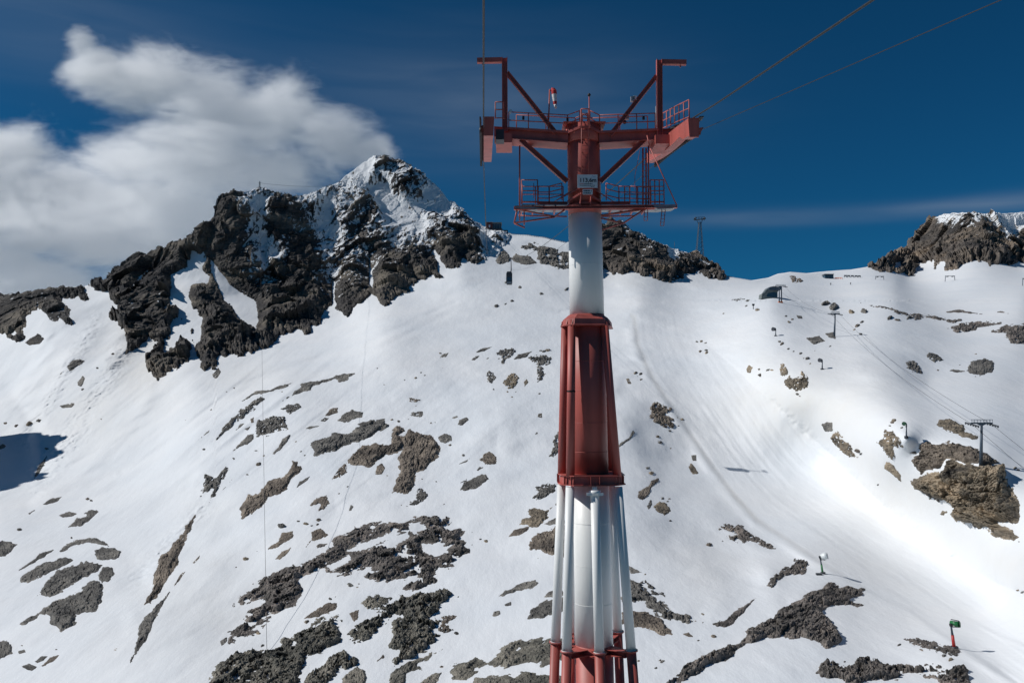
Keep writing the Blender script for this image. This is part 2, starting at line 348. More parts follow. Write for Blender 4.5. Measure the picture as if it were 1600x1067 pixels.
TT = np.concatenate([np.stack(near), T, np.stack(far)], 0)
DR = np.concatenate([np.zeros((7, len(xs))), cream_tint_field(PX, PY), np.zeros((5, len(xs)))], 0)
terr = grid_mesh('snow_slope', TT.reshape(-1, 3), quads(*TT.shape[:2]), M['snow'], {'cream_tint': DR.ravel()})
tag(terr, kind='structure')
vb = np.array([[-14000, -14000, -420], [14000, -14000, -420], [14000, 14000, -420], [-14000, 14000, -420.]])
tag(grid_mesh('valley_floor', vb, np.array([[0, 1, 2, 3]]), M['valley']), kind='structure')

# ------------------------------------------------------------------ bedrock standing out of the snow
def inside(px, py, P):
    best = np.full(px.shape, 1e9); ins = np.zeros(px.shape, bool); n = len(P)
    for i in range(n):
        a, b2 = P[i], P[(i + 1) % n]; d = b2 - a; L = (d ** 2).sum() + 1e-9
        t = np.clip(((px - a[0]) * d[0] + (py - a[1]) * d[1]) / L, 0, 1)
        best = np.minimum(best, np.hypot(px - a[0] - t * d[0], py - a[1] - t * d[1]))
        c = (a[1] > py) != (b2[1] > py)
        with np.errstate(divide='ignore', invalid='ignore'):
            xi = (b2[0] - a[0]) * (py - a[1]) / (b2[1] - a[1] + 1e-12) + a[0]
        ins ^= c & (px < xi)
    return np.where(ins, best, -best)
def rock_patch(name, outline, m, H=None, step=.85, holes=(), rag=1.0, block=1.0, snow=0.0, snowpts=None, gully=0.0, seed=0, gaps=0.0, thin=0.5, cmax=11.0):
    P = pl(outline) if isinstance(outline, str) else outline
    x0, y0 = P.min(0) - 4; x1, y1 = P.max(0) + 4
    w, h = x1 - x0, y1 - y0
    step = min(step, max(.35, min(w, h) / 14))
    gx = np.arange(x0, x1, step); gy = np.arange(y1, y0, -step)
    X, Yy = np.meshgrid(gx, gy)
    B = surf(X, Yy)
    d0 = inside(X, Yy, P)
    pxm = np.median(B[..., 1]) / F                              # metres per pixel here
    area = .5 * abs(np.dot(P[:, 0], np.roll(P[:, 1], 1)) - np.dot(P[:, 1], np.roll(P[:, 0], 1)))
    size = math.sqrt(area)                                      # pixels
    lam = min(14.0, max(3.0, size * .16)) * pxm
    cc = P - P.mean(0); ev, evec = np.linalg.eigh(cc.T @ cc); ax = evec[:, 1]; asp = min(3.0, math.sqrt(max(ev[1], 1e-6) / max(ev[0], 1e-6)))
    if gully: ax = np.array([.25, .97]); asp = 2.2
    uu = (X * ax[0] + Yy * ax[1]) * pxm; ww = (-X * ax[1] + Yy * ax[0]) * pxm
    A = np.stack([uu / (1 + .5 * (asp - 1)), ww, B[..., 1] * .15], -1)       # rock fabric, drawn out along the ledge
    d = d0 + rag * np.clip(size * .06, .6, 5.5) * (fbm(A / lam, 5, seed + 3, .62)) + .15
    for hh in holes:
        hd = inside(X, Yy, pl(hh)); d = np.minimum(d, -hd + rag * 1.2 * fbm(B / (3 * pxm), 3, seed + 8))
    if H is None: H = np.clip(.125 * size * pxm, .3, 3.0)
    e = sstep(d / max(1.6, size * thin * .28))
    big = ridged(A / (np.clip(size, 5, 75) * .30 * pxm), 4, seed + 11)
    cell = min(cmax, max(size * .15, 3.0)) * pxm
    snf = None
    if snowpts is not None:
        sp = np.array(snowpts, float); wt_s = 0; sn_s = 0
        for (sx_, sy_, sv_) in sp: w_ = 1 / ((X - sx_) ** 2 + (Yy - sy_) ** 2 + 60) ** 1.6; wt_s = wt_s + w_; sn_s = sn_s + w_ * sv_
        snf = sn_s / wt_s
    v1, t1, g1 = worley(A / cell, seed + 20)
    v2, t2, g2 = worley(A / (cell * .36), seed + 30)
    blk = block * cell * (.22 * (v1 - .35) + .95 * t1 + .12 * (v2 - .4) + .55 * t2 - .10 * np.exp(-(g1 / .07) ** 2))
    hgt = e * (.52 + .38 * big) + e * blk / H
    hgt = hgt + e * .10 * fbm(B / (pxm * 2.2), 2, seed + 50)
    z = H * hgt
    if gully:
        q = np.stack([B[..., 0] - .32 * B[..., 2], B[..., 1], B[..., 2] * .34], -1)
        e = sstep(d / (size * thin * .34 + 3)) * .8 + .2 * sstep(d / 2.)
        wq = q + 5.0 * np.stack([fbm(B / 30., 2, seed + 90), fbm(B / 30., 2, seed + 91), fbm(B / 30., 2, seed + 92)], -1)
        va, ta, ga = worley(wq / 34., seed + 63); vb_, tb, gb = worley(wq / 12.5, seed + 64); vc, tcc, gc = worley(wq / 4.6, seed + 65)
        rr_ = ridged(q / 9., 4, seed + 62, .6)
        z = e * (gully * (.40 * ridged(q / 70., 3, seed + 60, .5) + .85) + gully / 15. * (34 * (.22 * (va - .4) + .85 * ta) + 12.5 * (.24 * (vb_ - .4) + 1.0 * tb) + 4.6 * (.25 * (vc - .4) + .9 * tcc)) + .16 * gully * rr_)
        if snf is not None: z = z * (1 - .78 * sstep((snf - .55) / .3))
        relief = (vb_ - .5) * .5 + (vc - .5) * .35 + .5 * rr_
    if gaps: z = z - H * .9 * sstep((fbm(A / (min(size * .10, 7.5) * pxm), 4, seed + 70, .62) + gaps - .62) * 5)
    z = np.where(d > 0, z, 0) - (np.where(d > 0, .02, .02 + np.minimum(-d, 4) * pxm * .35))
    gyv = np.gradient(B, axis=0); gxv = np.gradient(B, axis=1)
    n = np.cross(gxv, gyv); n /= np.linalg.norm(n, axis=-1, keepdims=True) + 1e-9
    n = np.where((n * -B).sum(-1, keepdims=True) < 0, -n, n)
    tcm = -B / np.linalg.norm(B, axis=-1, keepdims=True)
    dr = n + .9 * tcm
    ys = ysky(X); past = np.clip((ys - Yy) / 6 + .5, 0, 1)[..., None]     # near the skyline the relief stands up, not forward
    dr = dr * (1 - past) + past * np.array([0, .35, .18])
    dr /= np.linalg.norm(dr, axis=-1, keepdims=True)
    V = B + dr * z[..., None] * np.where(past > .01, .35 + .65 * (1 - past), 1)
    nr, nc = X.shape; fc = quads(nr, nc)
    keep = (d > -2.6).ravel()[fc].any(1); fc = fc[keep]
    used = np.unique(fc); rm = np.full(nr * nc, -1); rm[used] = np.arange(len(used)); fc = rm[fc]
    sn = np.full(len(used), float(snow))
    if snowpts is not None:
        sn = snf.ravel()[used]
        if gully: sn = np.where(sn > .03, np.clip(sn - .34 * relief.ravel()[used], .0, 1.3), 0)
    return grid_mesh(name, V.reshape(-1, 3)[used], fc, M[m], {'snow': sn}, smooth=False)

MASSIF = '334,340 335,310 343,300 365,296 385,297 396,291 405,289 420,293 440,300 460,303 480,300 510,290 530,281 545,267 560,255 575,246 590,241 602,240 614,243 627,249 652,262 682,284 702,308 722,323 742,342 760,350 790,360 797,369 789,382 778,398 765,406 755,396 748,408 737,409 724,404 718,415 706,417 695,412 676,392 684,410 690,434 672,432 657,434 640,455 625,466 609,474 591,469 583,452 577,459 567,476 552,486 543,490 530,480 525,476 511,486 505,507 485,514 466,519 452,522 435,523 428,537 405,545 383,549 369,554 355,557 345,559 336,570 321,577 311,572 309,556 310,542 317,518 319,500 306,488 297,487 297,456 307,440 326,441 330,430 318,422 323,405 310,392 318,372 330,352'
msn = [(345,320,.10),(360,360,.05),(380,330,.30),(398,320,.62),(400,345,.50),(412,375,.62),(420,400,.55),(425,430,.35),(440,330,.2),(430,360,.12),(460,345,.25),(480,320,.42),(505,325,.60),(500,350,.55),(520,370,.55),(515,400,.50),(522,430,.45),(530,460,.2),(470,400,.06),(460,450,.03),(480,490,.02),(430,500,.0),(350,440,.10),(335,520,.06),(340,400,.05),(380,480,.2),(550,310,.48),(545,345,.35),(575,330,.30),(560,370,.28),(575,400,.36),(570,440,.30),(600,440,.12),(560,470,.05),(620,450,.05),(585,275,.50),(600,255,.30),(570,262,.62),(595,300,.85),(610,325,.85),(632,345,.75),(625,290,.35),(640,280,.38),(650,300,.45),(665,310,.80),(690,330,.85),(680,345,.42),(700,365,.45),(720,380,.1),(712,345,.45),(728,350,.35),(735,385,.15),(745,360,.75),(760,380,.60),(775,380,.5),(620,380,.45),(650,385,.40),(640,410,.25),(670,415,.12),(600,400,.30),(690,395,.2),(655,355,.7),(690,425,.02),(650,440,.02),(720,400,.05)]
rock = rock_patch('mountain', MASSIF, 'massif', H=9, step=1.25, rag=1.1, gully=11, snowpts=[(x, y, v * 1.3 + .04 if .1 < v < .7 else v * 1.15) for x, y, v in msn], seed=1, thin=.22,
    holes=['329,404 345,425 362,447 378,458 400,470 404,500 400,514 388,508 372,498 362,478 350,470 338,440 330,425', '519,440 524,440 523,478 520,478', '577,405 584,440 582,450 577,445'])
tag(rock, kind='structure')
def ridge(name, outline, m, label, **kw):
    o = rock_patch(name, outline, m, **kw); tag(o, kind='structure', label=label); return o
ridge('mountain_ridge', '133,446 147,437 165,434 175,421 200,406 240,387 285,374 300,369 320,347 332,345 326,380 316,392 300,394 290,410 292,436 284,444 267,445 266,470 259,486 270,486 281,479 278,496 266,512 261,549 272,545 281,535 302,515 300,541 298,569 280,575 261,588 239,591 228,566 242,541 230,532 214,546 200,552 197,532 194,512 174,493 190,480 176,466 170,455 150,452', 'massif', 'lower rock ridge left of the main peak, descending to the left edge',
      H=7, step=1.1, gully=9, rag=1.2, seed=5, thin=.12, snowpts=[(200,430,.22),(240,410,.12),(300,380,.2),(250,440,.3),(215,460,.3),(210,510,.1),(240,500,.18),(280,540,.1),(250,570,.08),(290,400,.1),(325,350,.05)], holes=['266,430 292,418 318,396 318,420 296,440 284,462 272,470', '205,452 212,448 232,428 236,420 220,430 208,444'])
ridge('mountain_ridge', '-70,448 0,455 17,457 56,455 98,444 129,447 139,467 126,470 112,466 98,467 103,474 112,484 115,507 107,510 93,500 79,496 65,479 56,484 42,496 42,510 17,521 39,529 28,532 0,524 -70,520', 'massif', 'dark rock ridge at the far left edge under the cloud', H=5, gully=5, seed=6, thin=.2, snowpts=[(0,480,.05),(60,470,.32),(100,490,.3),(30,500,.12),(100,455,.15),(5,470,.4)])
ridge('rocky_peak', '918,440 918,352 941,349 953,344 974,345 992,360 1014,373 1039,382 1057,387 1084,395 1106,405 1120,416 1136,429 1127,437 1112,433 1097,430 1080,429 1066,430 1046,437 1030,435 1019,428 992,428 975,425 962,425 940,423', 'cliff', 'dark pointed rock peak right behind the red and white pylon', H=7, step=1.0, gully=8, seed=7, thin=.2, rag=1.0,
      snowpts=[(950,370,.25),(975,365,.42),(965,385,.3),(1000,375,.5),(1020,385,.62),(1050,393,.8),(1055,405,.3),(1030,400,.1),(950,410,.0),(990,420,.0),(1020,420,.0),(985,395,.25),(1075,405,.35),(1095,412,.45),(1090,425,.1),(1110,420,.3),(1060,425,.02),(1050,402,.85)])
ridge('cliff', '1352,415 1370,408 1400,390 1418,381 1436,353 1457,338 1475,331 1500,329 1560,330 1600,329 1760,322 1760,410 1600,410 1580,411 1547,411 1532,404 1518,410 1505,416 1484,422 1475,410 1460,420 1451,407 1436,422 1415,429 1403,426 1406,410 1391,419 1370,423', 'cliff', 'brown grey cliff under a snow cap at the right edge', H=9, step=1.1, gully=12, seed=8, thin=.14,
      snowpts=[(1380,412,.05),(1420,400,.08),(1450,350,.05),(1480,336,.75),(1500,334,.7),(1470,380,.02),(1520,338,.5),(1540,358,.3),(1530,332,.7),(1550,360,.45),(1580,345,1.),(1600,345,1.),(1585,358,.8),(1600,365,.3),(1590,385,.15),(1570,340,.9),(1500,390,.04),(1540,400,.04),(1650,345,.9),(1700,380,.2),(1560,352,.8),(1590,336,.95)])

# spur beyond the left edge: its shadow lies in the hollow at the left of the view
gx_, gy_ = np.meshgrid(np.arange(-500, -395, 3.0), np.arange(380, 660, 3.0))
B3 = np.stack([gx_, gy_, gx_ * 0], -1)
zz = -75 + (158 + 26 * ridged(B3 / 30., 4, 401)) * np.exp(-((gx_ + 447) / 27.) ** 2) * np.exp(-((gy_ - 520) / 92.) ** 4)
sp_o = grid_mesh('rock_spur', np.stack([gx_, gy_, zz], -1).reshape(-1, 3), quads(*gx_.shape), M['massif'], {'snow': np.full(gx_.size, .4)}, smooth=False)
tag(sp_o, kind='structure')
ROCKS = """
scree|816,386 831,381 841,382 857,384 870,391 885,393 896,395 896,421 870,419 860,414 846,412 840,404 840,393 831,389|grey|snow streaked rock band on the crest just left of the pylon
slab|774,411 779,396 787,389 796,398 797,409 781,413|grey|dark rock knob directly above the hanging cable car
slab|800,404 806,396 813,399 824,399 831,403 838,411 824,414 803,410|grey|dark rock strip right of the knob above the cable car
slab|-20,845 12,845 26,850 18,861 8,869 -20,867|grey|rounded rock cut by the left edge, upper one
slab|92,862 100,852 120,842 150,840 165,847 172,854 150,849 135,847 113,853 100,861|grey|thin arched rock topping the lower left outcrop cluster
slab|148,861 160,855 178,855 190,861 185,871 170,876 150,873|grey|round dark knob right end of the lower left outcrop cluster
slab|27,892 55,872 62,864 90,856 75,866 55,878 38,888|grey|narrow rock sliver left of the arched rock, lower left
slab|30,902 50,887 75,876 100,872 114,875 105,883 87,890 65,900 45,911 32,909|grey|middle left ledge of the lower left outcrop cluster
slab|58,930 72,908 90,890 112,882 145,876 162,882 152,892 125,905 100,922 78,933|grey|long stepped ledge in the centre of the lower left outcrop cluster
slab|152,900 162,885 175,885 180,895 170,908 158,910|grey|round dark boulder below the knob in the lower left cluster
slab|28,975 60,957 75,942 100,936 130,922 125,915 140,907 158,910 162,920 160,940 148,955 120,962 120,975 95,986 80,975 78,965 62,960 38,975|grey|largest and lowest outcrop of the lower left cluster, with a thin tail
slab|-20,1002 0,1002 12,1001 19,1012 20,1021 0,1030 -20,1030|grey|dark rock cut by the left edge near the bottom corner
slab|55,1033 65,1024 75,1025 67,1032 58,1035|grey|small oval boulder above the slanting sliver at the lower left
slab|64,1040 78,1027 95,1021 85,1032 67,1041|brown|small slanting brown sliver near the bottom left corner
slab|34,1040 45,1036 59,1041 50,1048 40,1045|grey|small flat boulder lowest in the bottom left corner
slab|28,1017 38,1014 41,1019 30,1021|grey|tiny dark boulder beside the rock at the bottom left edge
slab|226,944 237,915 247,872 265,855 282,842 290,820 305,804 297,832 285,857 275,882 260,908 250,927 237,940|brown|long upright rock rib, upper of two ribs at the left
slab|270,917 282,896 290,892 282,905 272,916|brown|small sliver right of the upper rock rib
slab|301,879 314,864 310,874 303,880|brown|tiny sliver standing alone right of the two rock ribs
slab|200,1042 212,1007 215,980 227,962 247,942 265,925 255,942 247,962 237,977 232,995 220,1010 210,1027|grey|long upright rock rib, lower of two ribs at the left
slab|67,788 79,779 96,776 90,783 73,788|grey|flat low rock alone on the snow, upper left of its group
slab|44,802 58,793 53,799 46,803|grey|thin small rock, leftmost of the flat rocks on the left slope
slab|92,805 108,799 121,802 112,807 98,808|grey|small flat rock left of the double rock on the left slope
slab|107,823 121,809 138,806 132,802 143,795 155,799 143,810 129,821|grey|double lobed rock, largest of the flat rocks on the left slope
slab|53,748 59,729 73,712 70,723 60,740|grey|narrow dark rock at the edge of the shaded left hollow
slab|93,634 112,629 118,630 112,637 98,637|grey|low dark rock in the avalanche snow, lowest of three
slab|121,597 129,587 133,591 128,604 122,602|grey|upright dark rock in the avalanche snow, middle of three
slab|105,574 112,563 126,561 132,564 121,573 108,580|grey|slanting dark rock in the avalanche snow, top of three
slab|332,585 341,574 345,581 339,592 333,589|grey|small rock just below the foot of the main rock face
slab|39,535 59,521 70,529 62,538 45,539|massif|dark detached block under the left edge ridge
scree|315,774 320,740 337,745 354,729 358,734 346,754 332,779 327,783 334,762 318,771|grey|forked ragged rock left of the thin vertical cable
slab|309,688 332,667 326,675|grey|hair thin rock line left of the upper outcrops
slab|442,626 457,615 468,607 471,599 484,595 499,595 520,589 536,583 555,582 552,586 539,594 531,597 523,593 505,599 492,603 484,611 463,616|grey|long thin ledge topmost on the middle slope, pointing right
scree|339,686 352,665 371,644 389,631 405,620 414,623 400,636 387,649 368,660 355,673 342,683|grey|steep broken ledge furthest left on the middle slope
slab|371,631 389,618 400,610 421,610 436,602 457,598 447,605 426,611 413,615 400,616 387,623|grey|wispy thin ledge crossing behind the vertical cable
scree|397,670 405,657 423,652 446,650 447,660 448,669 436,673 429,673 415,679 402,683 401,675|grey|blocky outcrop immediately right of the vertical cable
scree|436,639 452,632 468,630 471,636 457,645 451,647 447,641|grey|compact outcrop above the blocky one by the vertical cable
slab|364,704 376,691 387,679 396,678 396,686 387,694 379,696 368,703|grey|slanting rock just left of the vertical cable
slab|425,710 434,699 442,685 455,678 450,689 439,702 431,708|grey|narrow slanting rock between cable and long grey ledge
slab|528,657 534,648 549,640 568,644 565,651 549,657 538,660|grey|oval outcrop above the long grey ledge of the middle slope
slab|507,651 515,639 528,637 528,644 515,649|brown|small brown rock left of the oval outcrop
slab|499,658 507,652 515,653 507,659|grey|tiny rock under the small brown rock, middle slope
slab|475,670 484,666 497,665 506,662 499,666 484,670|grey|flat thin rock line left of the long grey ledge
slab|484,696 494,690 510,683 528,675 549,675 560,665 557,662 578,656 602,656 608,665 599,673 576,683 560,691 536,696 523,707 518,704 502,708 489,715 486,711 494,704|grey|long grey ledge with rounded right end in the middle slope
slab|544,717 552,707 565,696 583,694 607,694 615,683 610,675 618,665 631,668 633,674 623,681 631,691 628,702 604,712 578,729 557,729 547,727|brown|broad stepped ledge left of the tallest crag
slab|639,673 652,673 665,682 678,682 687,689 688,715 673,725 662,736 649,738 652,752 644,767 633,769 612,770 619,757 620,744 623,717 631,704 644,696 631,696 625,683|brown|tallest dark crag of the middle slope casting a shadow right
slab|684,683 694,677 705,680 706,688 697,692 688,691|grey|round boulder touching the right shoulder of the tallest crag
scree|636,790 649,780 652,762 660,763 670,774 662,783 652,788|grey|broken rock trailing below the tallest crag
slab|586,741 589,728 597,723 602,731 597,741|brown|small brown boulder left below the tallest crag
scree|517,749 526,738 534,728 541,723 543,738 531,746|brown|reddish broken rock between brown wedge and stepped ledge
slab|376,812 379,786 389,775 402,770 418,754 442,744 450,741 457,720 465,721 471,733 457,746 450,765 418,778 408,791 389,804|brown|brown wedge shaped outcrop crossed by the vertical cable
slab|461,765 468,752 484,744 481,750 468,759|grey|thin rock at the right of the brown wedge
slab|482,791 494,778 510,774 515,786 505,796 496,800 502,786|brown|hook shaped brown rock below the brown wedge
slab|545,798 548,788 552,791 549,798|grey|tiny upright stone alone right of the hook shaped rock
scree|637,647 649,642 661,643 660,652 646,651|grey|small flat grey outcrop above the tallest crag
scree|638,620 645,622 658,624 650,629 640,627|brown|pair of tiny brown rocks high above the tallest crag
slab|367,673 376,661 383,661 376,668|grey|tiny rock inside the upper left ledges, left of cable
slab|391,655 397,651 397,660 392,661|brown|tiny brown rock touching the vertical cable's left side
slab|381,670 392,665 387,673|grey|tiny rock just above the slanting rock by the cable
slab|347,766 363,748 356,758|grey|thin splinter right of the forked ragged rock
slab|417,857 434,845 440,832 457,830 459,838 443,849 426,858|brown|brown oval rock above the big rubble field, left one
slab|430,873 440,861 455,855 451,863 437,874|brown|smaller brown oval rock under the brown oval rock
slab|478,854 488,839 486,831 499,824 513,835 502,842 486,846|brown|brown rock with a tail above the big rubble field
rubble|366,943 389,922 408,904 440,886 472,878 504,858 529,842 558,826 604,820 636,811 681,803 700,810 708,823 726,828 721,839 732,862 716,871 708,884 691,884 681,877 678,904 665,914 632,920 640,912 654,906 654,896 624,906 600,908 578,906 566,900 590,886 580,884 560,895 540,902 510,900 503,895 478,893 470,915 465,940 440,953 425,962 400,985 370,1000 350,1015 346,1018 356,1000 370,980 395,955 415,940 400,940 380,942|scree|largest dark rubble field, sweeping down left across the lower slope
slab|343,1001 354,995 356,1001 346,1009|grey|small rock at the lower tip of the largest rubble field
rubble|300,1095 316,1067 340,1038 373,1022 418,1018 440,1001 467,992 499,971 529,960 531,979 534,995 529,1006 504,1022 478,1033 470,1050 460,1095|green|mossy dark outcrop at the bottom edge where the cable ends
rubble|460,1095 475,1067 494,1046 515,1030 539,1017 545,1030 564,1033 556,1040 534,1044 515,1060 504,1072 490,1095|green|slanting mossy outcrop right of the cable's foot, bottom edge
slab|525,1095 534,1060 545,1047 558,1043 572,1046 577,1095|green|rounded dark rock at the bottom edge, left of centre
slab|475,966 488,955 513,941 527,941 526,952 499,963|brown|small purple brown ledge between the rubble field and mossy outcrop
scree|564,944 569,935 593,928 613,936 596,952 574,952|green|small dark rubble patch right of the purple brown ledge
slab|545,958 561,951 560,966 553,971|brown|tiny reddish rock above the dark double outcrop
rubble|537,987 550,984 572,968 600,952 624,931 665,925 689,925 702,928 697,935 693,943 678,952 675,960 687,970 683,984 691,1001 667,1017 643,1025 616,1041 605,1033 624,1022 611,1009 616,990 611,988 619,966 600,974 585,985 570,1000 555,1003 540,998|green|bulky dark double outcrop below the largest rubble field
slab|588,1033 599,1021 601,1027|brown|tiny rock left under the dark double outcrop
slab|611,1095 609,1054 635,1035 662,1025 691,1014 667,1033 654,1038 658,1045 635,1052 628,1095|green|curved dark ledge below the dark double outcrop
slab|648,1095 654,1067 675,1052 691,1050 681,1067 675,1095|green|thin slanting slab at the bottom edge right of the curved ledge
scree|683,984 691,968 689,963 713,959 714,963 702,971 697,976 708,982 706,987 691,988|brown|small broken reddish rocks right of the dark double outcrop
slab|776,933 788,923 799,919 818,909 837,906 842,911 829,919 813,923 796,927 786,931|grey|thin wing shaped rock left of the pylon's white lower part
slab|787,944 799,939 799,945 790,947|grey|tiny rock under the thin wing shaped rock
slab|769,962 772,955 780,953 782,959 775,963|grey|small square stone below the thin wing shaped rock
slab|825,966 829,952 845,941 865,935 884,930 884,955 856,963 839,966|grey|rounded dark rock touching the pylon's left struts, lower one
slab|849,933 858,924 875,918 884,928 870,933|grey|small rock above the rounded one at the pylon's left struts
slab|826,851 829,842 839,835 838,833 870,822 890,820 890,870 870,869 853,863 839,858 829,858|brown|big dark slab half hidden behind the pylon's left struts
slab|794,839 804,827 826,822 827,827 815,835|brown|oval brown slab left of the peaked tan rock by the pylon
slab|811,820 815,812 829,807 823,799 834,793 853,797 862,793 856,801 856,810 842,822 829,823 818,819|tan|peaked tan rock left of the pylon at strut height
slab|850,818 869,808 884,812 884,818 858,820|grey|small slab between the peaked tan rock and the pylon
slab|702,1049 718,1033 743,1027 745,1033 767,1031 775,1022 788,1009 815,998 831,999 813,1009 799,1019 810,1017 813,1006 834,1000 861,996 890,996 890,1033 842,1038 821,1035 786,1046 791,1041 783,1038 761,1040 743,1045 751,1046 745,1054 724,1062 708,1060|green|wide olive outcrop at the bottom, left of the pylon's red base
slab|735,1095 740,1064 743,1058 772,1054 799,1052 804,1057 821,1045 834,1049 858,1054 890,1060 890,1095|green|peaked olive outcrop cut by the bottom edge beside the pylon
slab|687,559 692,553 701,551 697,558|grey|small rock leftmost of the upper row left of the pylon
slab|743,551 750,545 771,541 757,549|grey|thin slanting rock in the upper row left of the pylon
slab|735,563 742,557 751,555 742,563|grey|small rock under the thin slanting one in the upper row
scree|775,553 781,546 802,544 806,549 799,558 789,562 788,569 784,567 784,557|grey|broad top rock in the middle of the upper row
slab|803,561 810,553 823,551 831,549 823,558 810,561|grey|flat rock between the broad top rock and the hanging rock
scree|827,559 836,555 852,554 862,559 860,567 849,572 851,586 844,596 838,596 840,580 839,570 831,563|grey|rock hanging down like a tongue beside the red pylon section
scree|763,578 771,583 776,590 768,599 761,596 761,586|grey|left rock of the pair under the upper row
scree|786,599 794,586 805,583 811,588 809,599 801,607 794,607|tan|right rock of the pair under the upper row, snow in it
slab|818,596 823,592 826,597 820,604|tan|tiny tan stone right of the rock pair under the upper row
slab|715,664 718,656 729,652 733,656 723,664|grey|oval rock alone right of the tallest crag's top
slab|706,653 713,649 717,651 710,654|grey|tiny rock left above the oval rock
slab|750,718 757,709 765,705 776,714 775,725 760,726|brown|pyramid shaped brown boulder halfway between crag and pylon
slab|743,734 750,729 756,730 747,736|grey|small flat stone under the pyramid boulder
slab|719,765 723,756 739,746 760,739 763,748 750,759 731,767|grey|smooth whale shaped boulder below the pyramid boulder
slab|717,755 729,748 729,752|grey|tiny sliver left of the whale shaped boulder
slab|717,725 735,715 729,722|grey|thin sliver left of the pyramid boulder
scree|857,714 862,704 864,691 865,683 874,675 882,675 882,700 865,713|grey|rock peeping out behind the pylon's red section on the left
scree|831,777 841,769 836,761 852,755 868,756 868,767 855,776 839,782|grey|broken rock at the left of the pylon's red to white joint
slab|840,651 841,646 847,645 848,654|tan|tiny tan stone left of the pylon's red section
slab|835,679 839,675 843,678|grey|tiny grey stone left of the pylon's red section
scree|1016,652 1017,629 1028,627 1049,639 1040,648 1052,657 1058,666 1049,669 1037,667 1022,660|brown|brown outcrop right of the red pylon section by the piste
slab|966,700 968,693 983,684 989,672 992,676 983,688|grey|thin rock touching the right side of the red pylon section
slab|1076,729 1080,723 1092,739 1082,741|tan|lower stone of the pair left of the cable car's shadow
slab|1080,711 1088,711 1088,720 1082,720|grey|upper stone of the pair left of the cable car's shadow
slab|996,777 998,768 1013,759 1019,750 1031,746 1029,751 1017,762 1014,775 1004,781|brown|slanting rock right of the pylon's red to white joint
slab|1022,791 1030,783 1041,785 1049,799 1038,804 1027,800|tan|round tan boulder right of the pylon's white part
slab|1010,790 1017,780 1019,789 1014,796|grey|small stone left of the round tan boulder
slab|978,591 983,591 987,600 981,600|tan|tiny rock right of the top of the red pylon section
slab|1166,576 1170,570 1176,574 1173,583 1167,582|tan|upright stone at the piste's right bank, leftmost
slab|1182,586 1190,583 1189,589|tan|tiny stone right of the upright stone on the bank
scree|1119,831 1124,820 1135,818 1159,822 1175,834 1194,845 1213,858 1202,857 1183,849 1172,843 1159,846 1146,846 1135,835 1148,835 1132,828|scree|curved string of rubble right of the pylon, left of the piste
scree|1198,917 1207,901 1218,890 1234,885 1242,873 1262,874 1263,890 1258,897 1242,898 1226,900 1207,918|scree|rubble ridge ending beside the white snow cannon
slab|1113,974 1132,968 1146,957 1164,944 1183,932 1167,952 1148,971 1135,980 1121,979|scree|thin slanting rubble ridge below left of the white snow cannon's ridge
rubbles|1030,1085 1036,1067 1075,1039 1120,1012 1161,997 1165,986 1210,960 1262,926 1296,915 1322,913 1354,926 1349,934 1330,937 1349,945 1337,945 1300,945 1289,956 1304,975 1319,997 1311,1009 1292,1011 1277,1001 1247,996 1214,997 1199,994 1165,1012 1124,1031 1094,1050 1056,1067 1045,1085|scree|long sweeping rubble tongue at the lower right
slab|981,883 992,888 1003,894 985,897|grey|small rock right of the pylon's lower white struts, uppermost
scree|975,903 984,905 1008,906 1025,920 1038,931 1022,927 1006,917 1016,931 1033,939 1049,952 1060,958 1081,960 1084,971 1076,979 1062,968 1043,968 1033,963 1008,941 987,944 970,940|grey|ragged ledge running right from the pylon's lower struts
slab|970,955 988,955 1008,955 1033,966 1041,979 1057,994 1033,993 1014,984 990,979 970,975|brown|wedge slab under the ragged ledge right of the pylon
slab|1066,990 1076,987 1084,995 1074,994|brown|small stone right of the wedge slab
rubble|1276,1042 1296,1033 1326,1039 1364,1029 1375,1039 1394,1042 1442,1039 1469,1042 1506,1044 1521,1067 1524,1085 1490,1080 1465,1059 1439,1056 1394,1054 1405,1057 1375,1063 1337,1068 1311,1063 1285,1057|scree|flat wide rubble band on the bottom edge at the right
scree|1414,997 1427,996 1469,1005 1506,1016 1491,1026 1469,1020 1439,1011|scree|flat rubble patch at the foot of the red snow cannon mast
scree|1218,586 1220,569 1225,568 1233,581 1229,587|tan|upper small crag on the piste's bright right bank
scree|1224,596 1232,588 1250,590 1253,581 1263,587 1263,605 1250,611 1232,606|tan|lower crag on the piste's bright right bank, with snow caps
slab|1283,663 1292,659 1301,660 1301,674 1289,674|grey|dark rounded crag on the bank, halfway down the piste
scree|1296,683 1310,672 1316,686 1328,695 1340,714 1328,714 1313,704 1301,692|tan|slanting tan crag just below the dark rounded crag
scree|1371,692 1382,683 1382,671 1400,677 1412,699 1397,699 1398,717 1391,719 1385,707 1376,698|tan|ragged upright crag left of the small snow cannon pole
slab|1380,732 1385,720 1397,728 1406,740 1409,753 1394,741|tan|leaf shaped crag under the ragged upright crag
slab|1463,663 1469,655 1487,656 1505,663 1508,674 1529,681 1527,687 1505,683 1490,677 1472,668|tan|knobbly rock row directly left of the near chairlift pylon
slabs|1424,719 1436,710 1436,698 1448,686 1460,692 1490,692 1532,704 1559,722 1535,728 1505,722 1478,716 1472,732 1448,732 1439,740|brown|flat topped outcrop behind the big tan cliff at the near pylon
slabb|1425,755 1439,746 1448,740 1469,737 1481,722 1487,716 1493,723 1529,726 1565,728 1571,746 1584,767 1595,806 1586,818 1562,818 1580,827 1592,839 1574,844 1550,833 1520,818 1493,820 1473,800 1490,795 1463,783 1442,773|tan|big tan crag carrying the near chairlift pylon
